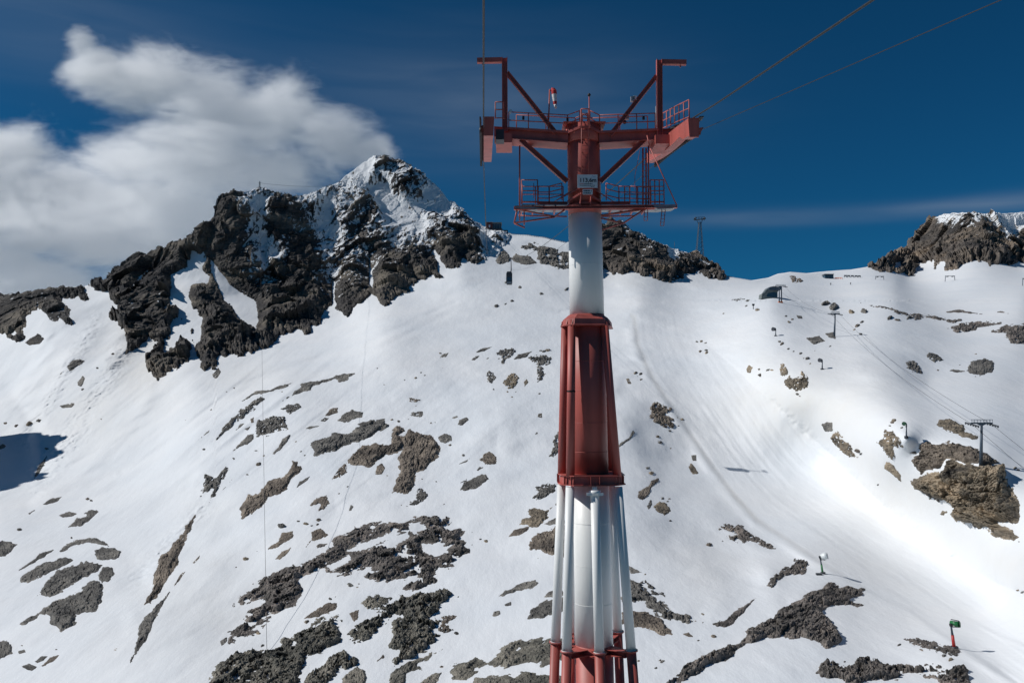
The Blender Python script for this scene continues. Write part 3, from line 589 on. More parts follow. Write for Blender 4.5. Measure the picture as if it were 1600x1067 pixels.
slab|1421,707 1431,704 1432,710|grey|tiny stone left of the flat topped outcrop
scree|1481,513 1496,507 1520,502 1559,504 1568,507 1541,510 1520,515 1508,522 1496,519|scree|flat dark outcrop on the plateau, left one of two
scree|1550,518 1571,509 1600,506 1635,508 1635,530 1600,536 1580,533 1571,524|scree|flat dark outcrop on the plateau cut by the right edge
scree|1340,474 1376,479 1415,488 1460,495 1505,501 1490,504 1445,497 1430,500 1415,494 1385,482|scree|thin dark rock line across the plateau
scree|1448,557 1451,550 1469,557 1475,563 1460,566|grey|small dark rock between cable line and grey dome rock
slab|1511,581 1517,566 1538,560 1554,566 1554,578 1532,587|grey|grey dome rock on the right slope below the plateau
scree|1415,566 1430,564 1436,572 1442,584 1427,581 1418,575|grey|broken rock right beside the chairlift ropes
slab|1260,528 1280,525 1289,533 1271,539|grey|flat rock left of the middle chairlift pylon
slab|1289,521 1302,519 1307,530 1295,527|grey|flat rock under the foot of the middle chairlift pylon
slab|1478,579 1490,577 1511,580 1496,582|grey|thin rock tail left of the grey dome rock
slab|1474,488 1499,484 1535,491 1505,489|scree|thin rock lens on the plateau, left of another
slab|1550,488 1563,486 1577,490|scree|thin rock lens on the plateau, near the right edge
scree|1233,431 1242,432 1250,434 1257,441 1238,441|brown|jagged rock on the skyline plateau left of the blue hut
scree|1142,469 1155,466 1165,467 1150,471|grey|flat rock specks left of the chairlift top station
slab|1244,492 1253,494 1254,498 1247,498|grey|tiny flat rock between station and middle pylon
"""
HOLES = {'largest dark rubble field, sweeping down left across the lower slope': ['541,861 560,853 585,842 600,838 604,834 625,832 616,838 596,846 570,858', '600,846 625,836 636,832 640,838 620,850 606,852', '640,818 655,816 660,824 650,832 640,828', '512,884 530,876 545,868 548,874 530,884 518,890', '660,850 690,852 700,862 680,868 662,862', '466,936 492,918 500,918 480,938 462,950']}
for i, ln in enumerate(ROCKS.strip().split('\n')):
    ty, pts, mt, lab = ln.split('|')
    P = pl(pts)
    kw = dict(seed=100 + i * 7, m=mt)
    if ty == 'scree': kw.update(rag=1.35, gaps=.2, block=.9, snow=.16, thin=.4)
    elif ty == 'rubble': kw.update(rag=1.3, gaps=.17, block=1.0, snow=.2, thin=.3, step=.8, H=2.2)
    elif ty == 'rubbles': kw.update(rag=.8, gaps=.0, block=1.2, snow=.04, thin=.25, step=.8, H=1.8)
    elif ty == 'slabb': kw.update(rag=.9, H=6.5, thin=.6, step=.6, block=1.2, cmax=24)
    elif ty == 'slabs': kw.update(rag=.9, H=3, snow=.1)
    else: kw.update(rag=.95, block=.6)
    o = rock_patch('rock_outcrop', P, holes=HOLES.get(lab, ()), **kw)
    tag(o, lab, 'rock')
STONES = """318,702 4;354,612 3;366,606 3;441,612 3;590,575 3;600,601 2;632,594 3;650,590 4;664,586 3;692,575 2;658,582 2;691,634 2;741,569 2;762,560 4;771,608 3;793,612 3;806,612 2;674,661 4;680,660 2;612,656 4;623,658 5;638,655 3;670,660 2;650,634 2;724,711 5;703,695 5;682,752 3;660,748 3;693,788 3;627,789 2;642,784 3;605,743 2;
418,681 4;426,673 4;400,704 4;412,712 3;365,716 4;404,725 8;386,741 4;462,690 3;476,711 3;524,695 4;470,705 3;530,771 3;543,760 3;498,812 8;466,814 5;478,818 7;487,821 4;496,819 4;440,822 12;384,873 10;401,861 2;369,886 3;547,914 9;558,917 4;561,912 3;367,921 2;451,959 2;479,971 8;516,935 6;524,932 3;410,1008 6;403,989 8;395,992 5;451,945 2;
751,842 5;759,845 6;738,831 2;737,851 2;716,932 3;698,921 3;664,1018 4;690,1041 6;713,989 7;845,776 4;870,788 5;873,779 3;841,872 2;
1028,682 6;1032,691 6;1048,700 3;1047,673 4;1066,655 5;1059,652 3;1060,665 3;1012,731 6;1017,739 7;1036,778 5;1046,779 4;1043,783 4;993,583 5;1001,584 6;1002,593 4;995,588 2;967,669 2;1047,813 4;1108,851 9;1129,845 2;1098,959 5;1098,972 2;1115,994 8;1091,1000 4;998,1032 5;1025,1043 5;1031,1031 5;1035,1033 6;1008,897 3;1014,889 3;1087,970 3;
1089,534 4;1096,533 5;1102,536 4;1094,549 5;1103,547 5;1104,551 5;1130,490 4;1186,577 4;1200,578 5;1206,578 5;1218,534 5;1222,537 6;1232,545 4;1240,549 3;1251,552 5;1256,560 3;1262,560 7;1266,568 3;1246,616 6;1250,619 3;1297,541 3;1273,548 2;1347,503 6;1340,509 8;1345,522 5;1335,515 4;1350,487 12;1303,480 14;1290,474 12;1330,487 10;1390,497 10;1402,500 8;1420,496 7;1233,503 5;1228,494 4;1238,499 4;1168,470 5;1184,484 6;1166,478 3;
1340,704 8;1345,709 4;1397,657 7;1390,665 4;1394,660 6;1409,668 4;1586,731 6;1591,734 5;1592,846 3;1567,836 3;1374,636 2;1372,757 3;1483,655 3;1500,570 3;1525,553 3;1524,588 3;1466,578 3;1597,925 5;1590,922 4;1405,1007 5;1440,1015 6;1475,1024 7;1485,1030 8;1320,1033 4;
137,779 6;142,782 5;112,840 4;31,827 8;158,655 3;73,701 6;45,662 9;61,657 8;25,665 7;4,698 10;8,661 6;152,575 4;176,553 5;129,608 4;96,583 3;330,640 3;290,656 2;387,873 4;180,1015 3;88,1014 4;34,1008 3;107,1055 2;182,1013 2;240,1020 2;
792,441 6;812,449 5;846,459 5;885,452 6;800,470 5;776,478 6;790,475 4;850,549 6;856,547 7;845,548 4;688,552 4;780,560 3;800,620 3;843,615 4;852,556 3"""
ZONES = [((735, 0, 895, 500), 'tiny dark stone on the snow below the hanging cable car'), ((1120, 0, 1700, 511), 'small flat stone on the plateau around the chairlift pylons'),
    ((-50, 0, 205, 790), 'small dark stone in the avalanche snow at the far left'), ((-50, 790, 300, 1100), 'small dark stone beside the lower left outcrop cluster'),
    ((200, 0, 530, 800), 'small stone among the ledges beside the thin vertical cable'), ((530, 0, 735, 800), 'small stone on the snow around the tallest dark crag'),
    ((300, 800, 735, 1100), 'small stone beside the dark rubble fields at the lower left'), ((735, 500, 900, 700), 'small stone near the rock rows left of the red pylon section'),
    ((735, 700, 900, 1100), 'small stone left of the white lower part of the pylon'), ((940, 500, 1080, 760), 'small stone between the red pylon section and the piste'),
    ((940, 760, 1125, 1100), 'small stone right of the lower struts of the pylon'), ((1080, 500, 1335, 640), 'small stone on the right bank above the groomed piste'),
    ((1335, 500, 1700, 870), 'small stone near the big tan crag and its chairlift pylon'), ((900, 0, 1700, 1200), 'small stone near the flat rubble bands at the lower right')]
for k, s in enumerate(STONES.replace('\n', '').split(';')):
    a, w = s.split(); x, y = [float(v) for v in a.split(',')]; w = float(w)
    rs = np.random.RandomState(k)
    n = 8; ang = np.linspace(0, 2 * np.pi, n, endpoint=False) + rs.rand()
    rr = (w / 2 + .35) * (.7 + .5 * rs.rand(n)); tl = (rs.rand() - .35) * .6
    ex, ey = rr * np.cos(ang), rr * np.sin(ang) * (.5 + .25 * rs.rand())
    P = np.c_[x + ex, y + ey - ex * tl]
    o = rock_patch('stone', P, m=['grey', 'brown', 'grey', 'tan'][k % 4] if y > 480 else 'grey', seed=2000 + k * 3, H=.5 * w * depth(np.array([x]), np.array([y]))[0] / F, step=.6, rag=.6)
    zl = [l for (q0, q1, q2, q3), l in ZONES if q0 <= x < q2 and q1 <= y < q3][0]
    tag(o, zl, 'stone', 'loose stones: ' + zl)

# ------------------------------------------------------------------ builders for made things
class MB:
    def __init__(s): s.v = []; s.f = []; s.m = []; s.s = []
    def quadbox(s, c, mi=0):
        n = len(s.v); s.v += [tuple(p) for p in c]
        for q in ((0, 3, 2, 1), (4, 5, 6, 7), (0, 1, 5, 4), (1, 2, 6, 5), (2, 3, 7, 6), (3, 0, 4, 7)): s.f.append([n + i for i in q]); s.m.append(mi); s.s.append(False)
        return s
    def box(s, lo, hi, mi=0):
        x0, y0, z0 = lo; x1, y1, z1 = hi
        return s.quadbox([(x0, y0, z0), (x1, y0, z0), (x1, y1, z0), (x0, y1, z0), (x0, y0, z1), (x1, y0, z1), (x1, y1, z1), (x0, y1, z1)], mi)
    def beam(s, a, b, w, h, mi=0, up=(0, 0, 1)):
        a, b = Vector(a), Vector(b); d = (b - a).normalized(); up = Vector(up)
        sd = d.cross(up)
        if sd.length < 1e-3: sd = d.cross(Vector((0, 1, 0)))
        sd.normalize(); u = sd.cross(d).normalized(); c = []
        for p in (a, b):
            for (i, j) in ((-1, -1), (1, -1), (1, 1), (-1, 1)): c.append(p + sd * (i * w / 2) + u * (j * h / 2))
        return s.quadbox(c, mi)
    def ibeam(s, a, b, w, h, t=.05, mi=0, up=(0, 0, 1)):
        a, b = Vector(a), Vector(b); d = (b - a).normalized(); sd = d.cross(Vector(up))
        if sd.length < 1e-3: sd = d.cross(Vector((0, 1, 0)))
        sd.normalize(); u = sd.cross(d).normalized()
        s.beam(a, b, t, h - 2 * t, mi, up); o = u * (h / 2 - t / 2)
        s.beam(a + o, b + o, w, t, mi, up); s.beam(a - o, b - o, w, t, mi, up); return s
    def tube(s, pts, r, n=8, mi=0, cap=True, smooth=True):
        pts = [Vector(p) for p in pts]; rs = r if isinstance(r, (list, tuple)) else [r] * len(pts); base = len(s.v)
        ref = Vector((0, 0, 1)) if abs((pts[-1] - pts[0]).normalized().z) < .9 else Vector((1, 0, 0))
        for k, p in enumerate(pts):
            d = (pts[min(k + 1, len(pts) - 1)] - pts[max(k - 1, 0)]).normalized(); x = d.cross(ref).normalized(); y = d.cross(x)
            for i in range(n):
                a = 2 * math.pi * i / n; s.v.append(tuple(p + (x * math.cos(a) + y * math.sin(a)) * rs[k]))
        for k in range(len(pts) - 1):
            for i in range(n):
                j = (i + 1) % n; s.f.append([base + k * n + i, base + k * n + j, base + (k + 1) * n + j, base + (k + 1) * n + i]); s.m.append(mi); s.s.append(smooth)
        if cap:
            s.f.append([base + i for i in range(n)][::-1]); s.f.append([base + (len(pts) - 1) * n + i for i in range(n)]); s.m += [mi, mi]; s.s += [False, False]
        return s
    def prism(s, poly, ext, mi=0):
        n = len(s.v); k = len(poly); ext = Vector(ext); s.v += [tuple(Vector(p)) for p in poly] + [tuple(Vector(p) + ext) for p in poly]
        s.f += [[n + i for i in range(k)][::-1], [n + k + i for i in range(k)]] + [[n + i, n + (i + 1) % k, n + k + (i + 1) % k, n + k + i] for i in range(k)]
        s.m += [mi] * (k + 2); s.s += [False] * (k + 2); return s
    def build(s, name, mats, parent=None, label=None):
        me = bpy.data.meshes.new(name); me.from_pydata(s.v, [], s.f)
        for q in (mats if isinstance(mats, (list, tuple)) else [mats]): me.materials.append(q)
        me.polygons.foreach_set('material_index', s.m); me.polygons.foreach_set('use_smooth', s.s)
        me.update()
        o = bpy.data.objects.new(name, me); C.objects.link(o)
        if parent: o.parent = parent; o.matrix_parent_inverse = Matrix.Translation(-parent.location)
        if label: o['label'] = label
        return o
def empty(name, loc, label=None, cat=None, group=None):
    e = bpy.data.objects.new(name, None); C.objects.link(e); e.location = loc; return tag(e, label, cat, group)

RED = mat('red_paint', (.41, .094, .076), .5, noise=.24, nscale=1.1, streak=(1, 1, .15), bump=.05, bscale=6)
WHT = mat('white_paint', (.82, .82, .80), .45, noise=.10, nscale=.9, streak=(1, 1, .12), bump=.03, bscale=5)
GALV = mat('galvanised', (.30, .32, .34), .5, .4, noise=.15, nscale=3)
DARK = mat('dark_steel', (.045, .05, .06), .5, .3, noise=.2, nscale=3)
BLUEG = mat('blue_grey_steel', (.06, .085, .115), .5, .1, noise=.2, nscale=1.5)
BLK = mat('black_rubber', (.015, .015, .018), .6)
ROPE = mat('wire_rope', (.018, .019, .021), .7, 0)
SIGNW = mat('sign_white', (.62, .66, .70), .4)
INK = mat('sign_ink', (.02, .02, .03), .5)
INKR = mat('sign_red_ink', (.5, .05, .06), .5); INKB = mat('sign_blue_ink', (.10, .2, .4), .5)
GREEN = mat('green_paint', (.02, .16, .05), .4, noise=.15); GRN2 = mat('dark_green_paint', (.02, .07, .035), .45)
REDB = mat('bright_red_paint', (.42, .03, .025), .45)
ORANGE = mat('orange_paint', (.6, .14, .03), .5)
SOCKW = mat('sock_white', (.75, .74, .74), .8); SOCKR = mat('sock_red', (.55, .04, .04), .8)
GLASS = mat('dark_glass', (.03, .05, .07), .08, spec=.9)
HUTB = mat('blue_hut_paint', (.03, .07, .11), .5, noise=.15, nscale=1)
CONC = mat('concrete', (.24, .235, .225), .85, noise=.2, nscale=.6)
DRED = mat('dark_red_cladding', (.10, .025, .025), .6, noise=.2, nscale=1)

# ------------------------------------------------------------------ the aerial tramway pylon
YP = 57.0; MM = YP / F
def cx(v): return 911.0 + (v - 200) * .0206
def K(v, du=0, dY=0):
    "point of the mast frame: height of image row v on the mast axis, du / dY metres to the right / away"
    p = Q(cx(v), v, YP); return p + Vector((du, dY, 0))
foot = K(1067); dirdn = (K(1067) - K(400)).normalized()
def Kz(z): p = K(1067); return p + dirdn * ((z - p.z) / dirdn.z)
PY_ = empty('cable_car_pylon', Kz(-84), 'tall red and white cable car pylon with tubular mast and wide red head', 'pylon')
def rad(v): return (26.3 + (v - 340) * .0048) * MM
def section(v0, v1, mt, n=64):
    MB().tube([K(v0), K((v0 + v1) / 2), K(v1)], [rad(v0), rad((v0 + v1) / 2), rad(v1)], n=n).build('mast_section', mt, PY_)
section(201, 336.8, RED); section(337, 492, WHT); section(492.2, 750, RED); section(750.2, 1003.8, WHT)
MB().tube([K(1004), Kz(-32)], [rad(1004), rad(1150)], 48).build('mast_section', RED, PY_)
MB().tube([Kz(-32.01), Kz(-60)], [rad(1150), rad(1300)], 48).build('mast_section', WHT, PY_)
MB().tube([Kz(-60.01), Kz(-84)], [rad(1300), rad(1400)], 48).build('mast_section', RED, PY_)
# weld seams as slightly proud rings on the mast
for v in (416, 565, 610, 660, 705, 815, 880, 940): MB().tube([K(v - .35), K(v + .35)], rad(v) + .008, 64).build('weld_seam', WHT if v < 490 or v > 750 else RED, PY_)
LEGS = [(3, -53, 0), (-44, -46, 1), (-58, 0, 1), (-30, 56, 1), (44, 56, 1), (51, -42, 1)]
LSC = {5: (.50, .74), 4: (.72, .84)}
def ls(v, k=1):
    a, b2 = LSC.get(k, (.60, .755)); return a + (b2 - a) * (v - 515) / 225. if v < 740 else b2 + (1 - b2) * (v - 740) / 263.
def LP(k, v):
    dx, dy, _ = LEGS[k]; p = K(v); s = ls(v, k); return p + Vector((dx * MM * s, dy * MM * s, 0))
for k, (dx, dy, full) in enumerate(LEGS):
    b = MB(); r0, r1, r2 = 5.9 * MM, 6.6 * MM, 7.3 * MM
    if full: b.tube([LP(k, 503), LP(k, 742)], [r0, r1], 28, 0)
    b.tube([LP(k, 757 if full else 768), LP(k, 1003)], [r1, r2], 28, 1)
    lo = LP(k, 1003.5); dr = (LP(k, 1003) - LP(k, 757)).normalized(); far_ = lo + dr * (78.0 / 1)
    far_ = lo + dr * ((lo.z + 84) / -dr.z); mid = lo + dr * ((lo.z + 40) / -dr.z)
    b.tube([lo, mid], [r2, r2 * 1.1], 28, 0); b.tube([mid, far_], [r2 * 1.1, r2 * 1.2], 28, 1)
    b.build('strut', [RED, WHT], PY_)
    fl = MB(); a = LP(k, 1001.6); fl.tube([a, a + dr * .09], r2 * 1.36, 28, 0); fl.tube([a - dr * .05, a], r2 * 1.15, 28, 1, False)
    c0 = K(1008); e = a + Vector((0, 0, -.25)); q = (e - c0); q.z = 0; qd = q.normalized(); sdv = Vector((-qd.y, qd.x, 0))
    i0 = c0 + qd * rad(1000) * .98; o0 = e - qd * r2 * .9
    for zz in (0.06, -.30):
        fl.prism([i0 - sdv * .55 + Vector((0, 0, zz)), o0 - sdv * .26 + Vector((0, 0, zz)), o0 + sdv * .26 + Vector((0, 0, zz)), i0 + sdv * .55 + Vector((0, 0, zz))], (0, 0, .035), 0)
    fl.prism([i0 + Vector((0, 0, .05)), o0 + Vector((0, 0, .05)), o0 + Vector((0, 0, -.27)), i0 + Vector((0, 0, -.27))], sdv * .04, 0)
    fl.build('strut_flange', [RED, WHT], PY_)
# collar round the head of the red section
def ringpoly(v, R, n=6, ph=0): return [K(v, R * math.cos(ph + 2 * math.pi * i / n), R * math.sin(ph + 2 * math.pi * i / n)) for i in range(n)]
b = MB()
angs = sorted([math.atan2(dy, dx) for dx, dy, f_ in LEGS if f_])
def legring(v, ext, sk=0):
    o = []
    for a in angs:
        k = [q for q in range(6) if LEGS[q][2] and abs(math.atan2(LEGS[q][1], LEGS[q][0]) - a) < 1e-6][0]
        R = math.hypot(LEGS[k][0], LEGS[k][1]) * MM * ls(v, k) + ext
        for da in (-.22, .22): o.append(K(v, R * math.cos(a + da), R * math.sin(a + da)))
    return o
def loft(b, rings, mi=0, capt=True):
    n = len(b.v); k = len(rings[0])
    for r in rings: b.v += [tuple(p) for p in r]
    for j in range(len(rings) - 1):
        for i in range(k):
            b.f.append([n + j * k + i, n + j * k + (i + 1) % k, n + (j + 1) * k + (i + 1) % k, n + (j + 1) * k + i]); b.m.append(mi); b.s.append(False)
    if capt: b.f += [[n + i for i in range(k)], [n + (len(rings) - 1) * k + i for i in range(k)][::-1]]; b.m += [mi] * 2; b.s += [False] * 2
loft(b, [legring(493.5, -.18), legring(501, .22), legring(509, .26), legring(509.6, .34), legring(511, .34)])
for k in range(6):
    if LEGS[k][2]:
        a = LP(k, 497); c = K(497); q = a - c; qd = q.normalized(); sv = Vector((-qd.y, qd.x, 0))
        for sg_ in (-.24, .24): b.prism([c + qd * rad(497) + sv * sg_, a + qd * .2 + sv * sg_ + Vector((0, 0, -.25)), a + qd * .34 + sv * sg_ + Vector((0, 0, -.6)), c + qd * rad(497) + sv * sg_ + Vector((0, 0, -.6))], sv * .03)
b.build('collar', RED, PY_)
b = MB()
loft(b, [legring(739, .33), legring(740.2, .33)]); loft(b, [legring(740.3, .16), legring(752.8, .16)]); loft(b, [legring(753, .34), legring(754.4, .34)])
for k in range(6):
    a = LP(k, 746); c = K(746); q = a - c; q.z = 0; qd = q.normalized(); sv = Vector((-qd.y, qd.x, 0))
    for sg_ in (-.3, .3):
        o = a + qd * .17 + sv * sg_; b.prism([o + Vector((0, 0, .25)), o + qd * .16 + Vector((0, 0, .25)), o + qd * .16 + Vector((0, 0, -.3)), o + Vector((0, 0, -.3))], sv * .03)
b.build('ring_girder', RED, PY_)
b = MB(); p = LP(0, 766); b.tube([LP(0, 755), LP(0, 763)], .19, 20, 0); b.box(p + Vector((-.55, -.34, -.12)), p + Vector((.55, .1, .08)), 0); b.tube([LP(0, 761), LP(0, 768)], .4, 24, 0)
b.build('strut_bracket', WHT, PY_)
b = MB()
for dz in (0, .0): b.tube([LP(1, 610.5), LP(1, 613)], 6.3 * MM + .01, 24)
b.build('clamp_band', BLK, PY_)

# head: cross arms
def band_box(pts_top, pts_bot, Y, dep, name, mt=RED, parent=PY_):
    b = MB(); n = len(pts_top)
    for i in range(n - 1):
        a, c = pts_top[i], pts_top[i + 1]; d, e = pts_bot[i], pts_bot[i + 1]
        f = [Q(a[0], a[1], Y), Q(c[0], c[1], Y), Q(e[0], e[1], Y), Q(d[0], d[1], Y)]
        k = [q + Vector((0, dep, 0)) for q in f]
        b.quadbox([f[0], f[1], f[2], f[3], k[0], k[1], k[2], k[3]])
    return b.build(name, mt, parent)
YF = YP - .85
for sgn, tp, bt in ((-1, [(772, 199), (794, 200), (888, 206.5)], [(772, 213), (794, 216), (888, 223)]), (1, [(936, 206.5), (1036, 202), (1064, 202)], [(936, 223), (1036, 217), (1064, 214)])):
    band_box(tp, bt, YF, 1.7, 'crossarm')
b = MB()     # stiffener ribs and access hatches on the arm webs
for u, v0, v1 in ((822, 201, 218), (850, 203, 220), (872, 205, 222), (955, 205, 222), (985, 204, 220), (1012, 203, 218)): b.beam(Q(u, v0, YF - .03), Q(u, v1, YF - .03), .05, .05)
for tp in (((772, 198.7), (888, 206)), ((936, 206), (1064, 201.5))): b.beam(Q(*tp[0], YF - .05) , Q(*tp[1], YF - .05), .14, .05)
for tp in (((794, 216.6), (888, 223.6)), ((936, 223.6), (1036, 217.6))): b.beam(Q(*tp[0], YF - .05) , Q(*tp[1], YF - .05), .14, .05)
b.build('arm_flange', RED, PY_)
b = MB(); b.tube([K(200), K(226)], rad(200) + .13, 48); b.build('head_drum', RED, PY_)
# diagonal braces under the arms
for sgn, A, B_ in ((-1, (813, 219), (886, 284)), (1, (1008, 218), (938, 284))):
    b = MB()
    for dY in (-.7, .55):
        b.ibeam(Q(*A, YP + dY), Q(*B_, YP + dY), .34, .34, .05)
    for t_ in (.2, .42, .62, .82):
        p0 = Q(*A, YP - .7).lerp(Q(*B_, YP - .7), t_); p1 = Q(*A, YP + .55).lerp(Q(*B_, YP + .55), t_); b.beam(p0, p1, .12, .3)
    b.build('diagonal_brace', RED, PY_)
# gantries over the saddles
for sgn, top, botm, tip, dA, dB in ((-1, (788.5, 91), (789, 206), (745.5, 94.5), (792, 114), (868, 208)), (1, (1030, 94), (1030.5, 214), (1072, 97.5), (1026, 119), (953, 212))):
    b = MB(); b.ibeam(Q(*top, YP - .9), Q(*botm, YP - .9), .40, .40, .05, up=(1, 0, 0)); b.build('gantry_post', RED, PY_)
    b = MB(); q = Q(*top, YP + 1.0); b.ibeam(Q(top[0] , top[1] + 2, YP - .65), Q(botm[0], botm[1] - 2, YP + 1.4), .26, .3, .05, up=(1, 0, 0))
    for v in (150, 178): b.beam(Q(botm[0], v, YP - .8), Q(botm[0], v, YP + .4 + (v - 100) * .005), .1, .12)
    b.build('gantry_post', RED, PY_)
    b = MB(); b.beam(Q(top[0] + sgn * 4, (top[1] + tip[1]) / 2 + 2, YP - .9), Q(tip[0], tip[1] + 1, YP - .9), .32, .34); b.beam(Q(tip[0] - sgn * 9, tip[1] + 5, YP - .9), Q(tip[0] - sgn * 9, tip[1] + 8, YP - .9), .08, .08); b.build('gantry_arm', RED, PY_)
    b = MB(); b.ibeam(Q(*dA, YP - .9), Q(*dB, YP - .9), .3, .3, .05); b.build('gantry_brace', RED, PY_)
# saddles: long curved shoes that carry the track ropes, running up the line
def saddle_z(Y, zn): t = (Y - 50) / 14.0; return zn + 14 * (.18 * t - .045 * t * t)
SADX = {}
for name, u, zt in (('l', 763.5, 184.5), ('r', 1083.5, 186.5)):
    n0 = Q(u, zt, 50.4); b = MB(); rl = []; N = 18
    xs_ = [n0.x - .036 * (Y - 50.4) for Y in np.linspace(50.4, 64, N)]
    ys2 = np.linspace(50.4, 64, N); prev = None; hw = .31
    for i, Y in enumerate(ys2):
        zt_ = saddle_z(Y, n0.z); hh = 1.15 if i < 3 else (1.05 - .5 * abs((i - 9) / 9.0) ** 2)
        c = [(xs_[i] - hw, Y, zt_ - hh), (xs_[i] + hw, Y, zt_ - hh), (xs_[i] + hw, Y, zt_), (xs_[i] - hw, Y, zt_)]
        if prev: b.quadbox(prev + c)
        prev = c
    b.build('saddle', RED, PY_)
    SADX[name] = (n0, xs_, ys2)
    b = MB()
    ox = -.5 if name == 'l' else .45
    for i, Y in enumerate(np.linspace(50.8, 63.8, 26)):
        z = saddle_z(Y, n0.z); x = n0.x - .036 * (Y - 50.4) + ox
        b.tube([(x - .09, Y, z - .85), (x + .09, Y, z - .85)], .2, 12); b.beam((x - ox * .4, Y, z - .5), (x, Y, z - .62), .08, .1); b.beam((x, Y - .1, z - .2), (x - .1 * (1 if ox > 0 else -1) + ox * .3, Y - .16, z + .02), .05, .1)
    b.build('roller_battery', BLK, PY_)
    b = MB(); # cheek flaps and bearing boxes between saddle and arm
    x = n0.x; s_ = 1 if name == 'l' else -1
    b.prism([(x - .3, 50.3, n0.z - 1.2), (x + .3, 50.3, n0.z - 1.2), (x + .36, 50.3, n0.z + .05), (x - .36, 50.3, n0.z + .05)], (0, .1, 0))
    b.build('saddle_cheek', RED, PY_); b = MB()
    b.box((min(x + s_ * .35, x + s_ * 1.5), 55.6, n0.z + .1), (max(x + s_ * .35, x + s_ * 1.5), 58.0, n0.z + .75))
    b.build('saddle_bearing', RED, PY_)
    for dz in (0,):
        b = MB(); b.box((x + s_ * .40 - .12 * (s_ < 0), 53.6, n0.z - .35), (x + s_ * .40 + .55, 54.6, n0.z + .35)); b.build('gear_box', DARK, PY_) if name == 'l' else None
b = MB(); b.beam(Q(1092, 184, 50.2), Q(1099, 183.6, 50.2), .3, .06); b.build('rope_guide', BLK, PY_)
b = MB(); b.prism([Q(1092, 200, 50.3), Q(1099.5, 199, 50.3), Q(1093, 211, 50.3)], (0, .5, 0)); b.build('end_flap', RED, PY_)

# railings
def rail(b, pts, h, Y0=None, rails=(1.0, .5), post=1.4, r=.038, pr=.042):
    pts = [Vector(p) for p in pts]
    for a, c in zip(pts[:-1], pts[1:]):
        if (c - a).length < 1e-4: continue
        for f_ in rails: b.tube([a + Vector((0, 0, h * f_)), c + Vector((0, 0, h * f_))], r, 6)
        L = (c - a).length; n = max(1, round(L / post))
        for i in range(n + 1):
            p = a.lerp(c, i / n); b.tube([p, p + Vector((0, 0, h))], pr, 6)
deckF = [(795, 201), (887, 206), (906, 199)]; deckR = [(922, 199), (937, 206), (1024, 203)]
for pts in (deckF, deckR):
    b = MB(); rail(b, [Q(u, v, YP - 1.0) for u, v in pts], 1.2); b.build('railing', RED, PY_)
    b = MB(); rail(b, [Q(u + (12 if u < 914 else -12), v + 1.5, YP + 1.3) for u, v in pts], 1.1, rails=(1.0,), post=2.6); b.build('railing', RED, PY_)
b = MB(); rail(b, [Q(1036, 203, 59.5), Q(1061, 192, 54.6), Q(1077, 186, 51.6)], 1.28, rails=(1., .55, .1)); b.build('railing', RED, PY_)
b = MB()
for i in range(18):
    t_ = i / 17; p = Vector((10.6 - .0 * t_, 60 - 9 * t_, 0)); p = Q(1038, 204, 60).lerp(Q(1080, 186.5, 51.2), t_); b.beam(p + Vector((0, 0, 0)), p + Vector((.7, 0, -.02)), .34, .05)
b.build('saddle_walkway', DARK, PY_)
b = MB(); rail(b, [Q(774, 186, 52.5), Q(787, 186, 52.5)], 1.15, rails=(1., .55, .05), post=.7); b.build('railing', RED, PY_)
b = MB()
dk = [Q(794, 201.5, YP - 1.05), Q(888, 207.5, YP - 1.05), Q(906, 200, YP - 1.3), Q(922, 200, YP - 1.3), Q(937, 207.5, YP - 1.05), Q(1030, 203.5, YP - 1.05)]
for a, c in zip(dk[:-1], dk[1:]): b.beam(a + Vector((0, 0, .05)), c + Vector((0, 0, .05)), .06, .16)
b.prism([K(200, -1.5, -1.2), K(200, 1.5, -1.2), K(200, 1.5, 1.4), K(200, -1.5, 1.4)], (0, 0, .06)); b.build('deck_plate', RED, PY_)
# ladders
def ladder(b, top, bot, w=.42, r=.03, sp=.32):
    top, bot = Vector(top), Vector(bot); s = Vector((w / 2, 0, 0)); b.tube([top - s, bot - s], r, 6); b.tube([top + s, bot + s], r, 6)
    n = max(1, int((top - bot).length / sp))
    for i in range(n + 1): p = bot.lerp(top, i / n); b.tube([p - s, p + s], r * .6, 6)
b = MB(); ladder(b, Q(914, 170, YP - 1.55), Q(914, 286, YP - 1.55), .48)
for v in (188, 214, 238, 260, 280): b.beam(Q(909, v, YP - 1.5), Q(909.5, v, YP - 1.0), .05, .05); b.beam(Q(919, v, YP - 1.5), Q(919, v, YP - 1.0), .05, .05)
rail(b, [Q(908, 200, YP - 1.9), Q(921, 200, YP - 1.9)], 1.35, rails=(1., .5)); b.build('ladder', RED, PY_)
b = MB(); b.tube([Q(921, 200, YP - 1.2), Q(920.5, 150, YP - 1.2)], .04, 8); b.build('lightning_rod', RED, PY_)
b = MB(); b.tube([Q(920.5, 151, YP - 1.2), Q(920.5, 149, YP - 1.2), Q(920.5, 146.5, YP - 1.2)], [.06, .13, .07], 10); b.build('beacon', BLK, PY_)
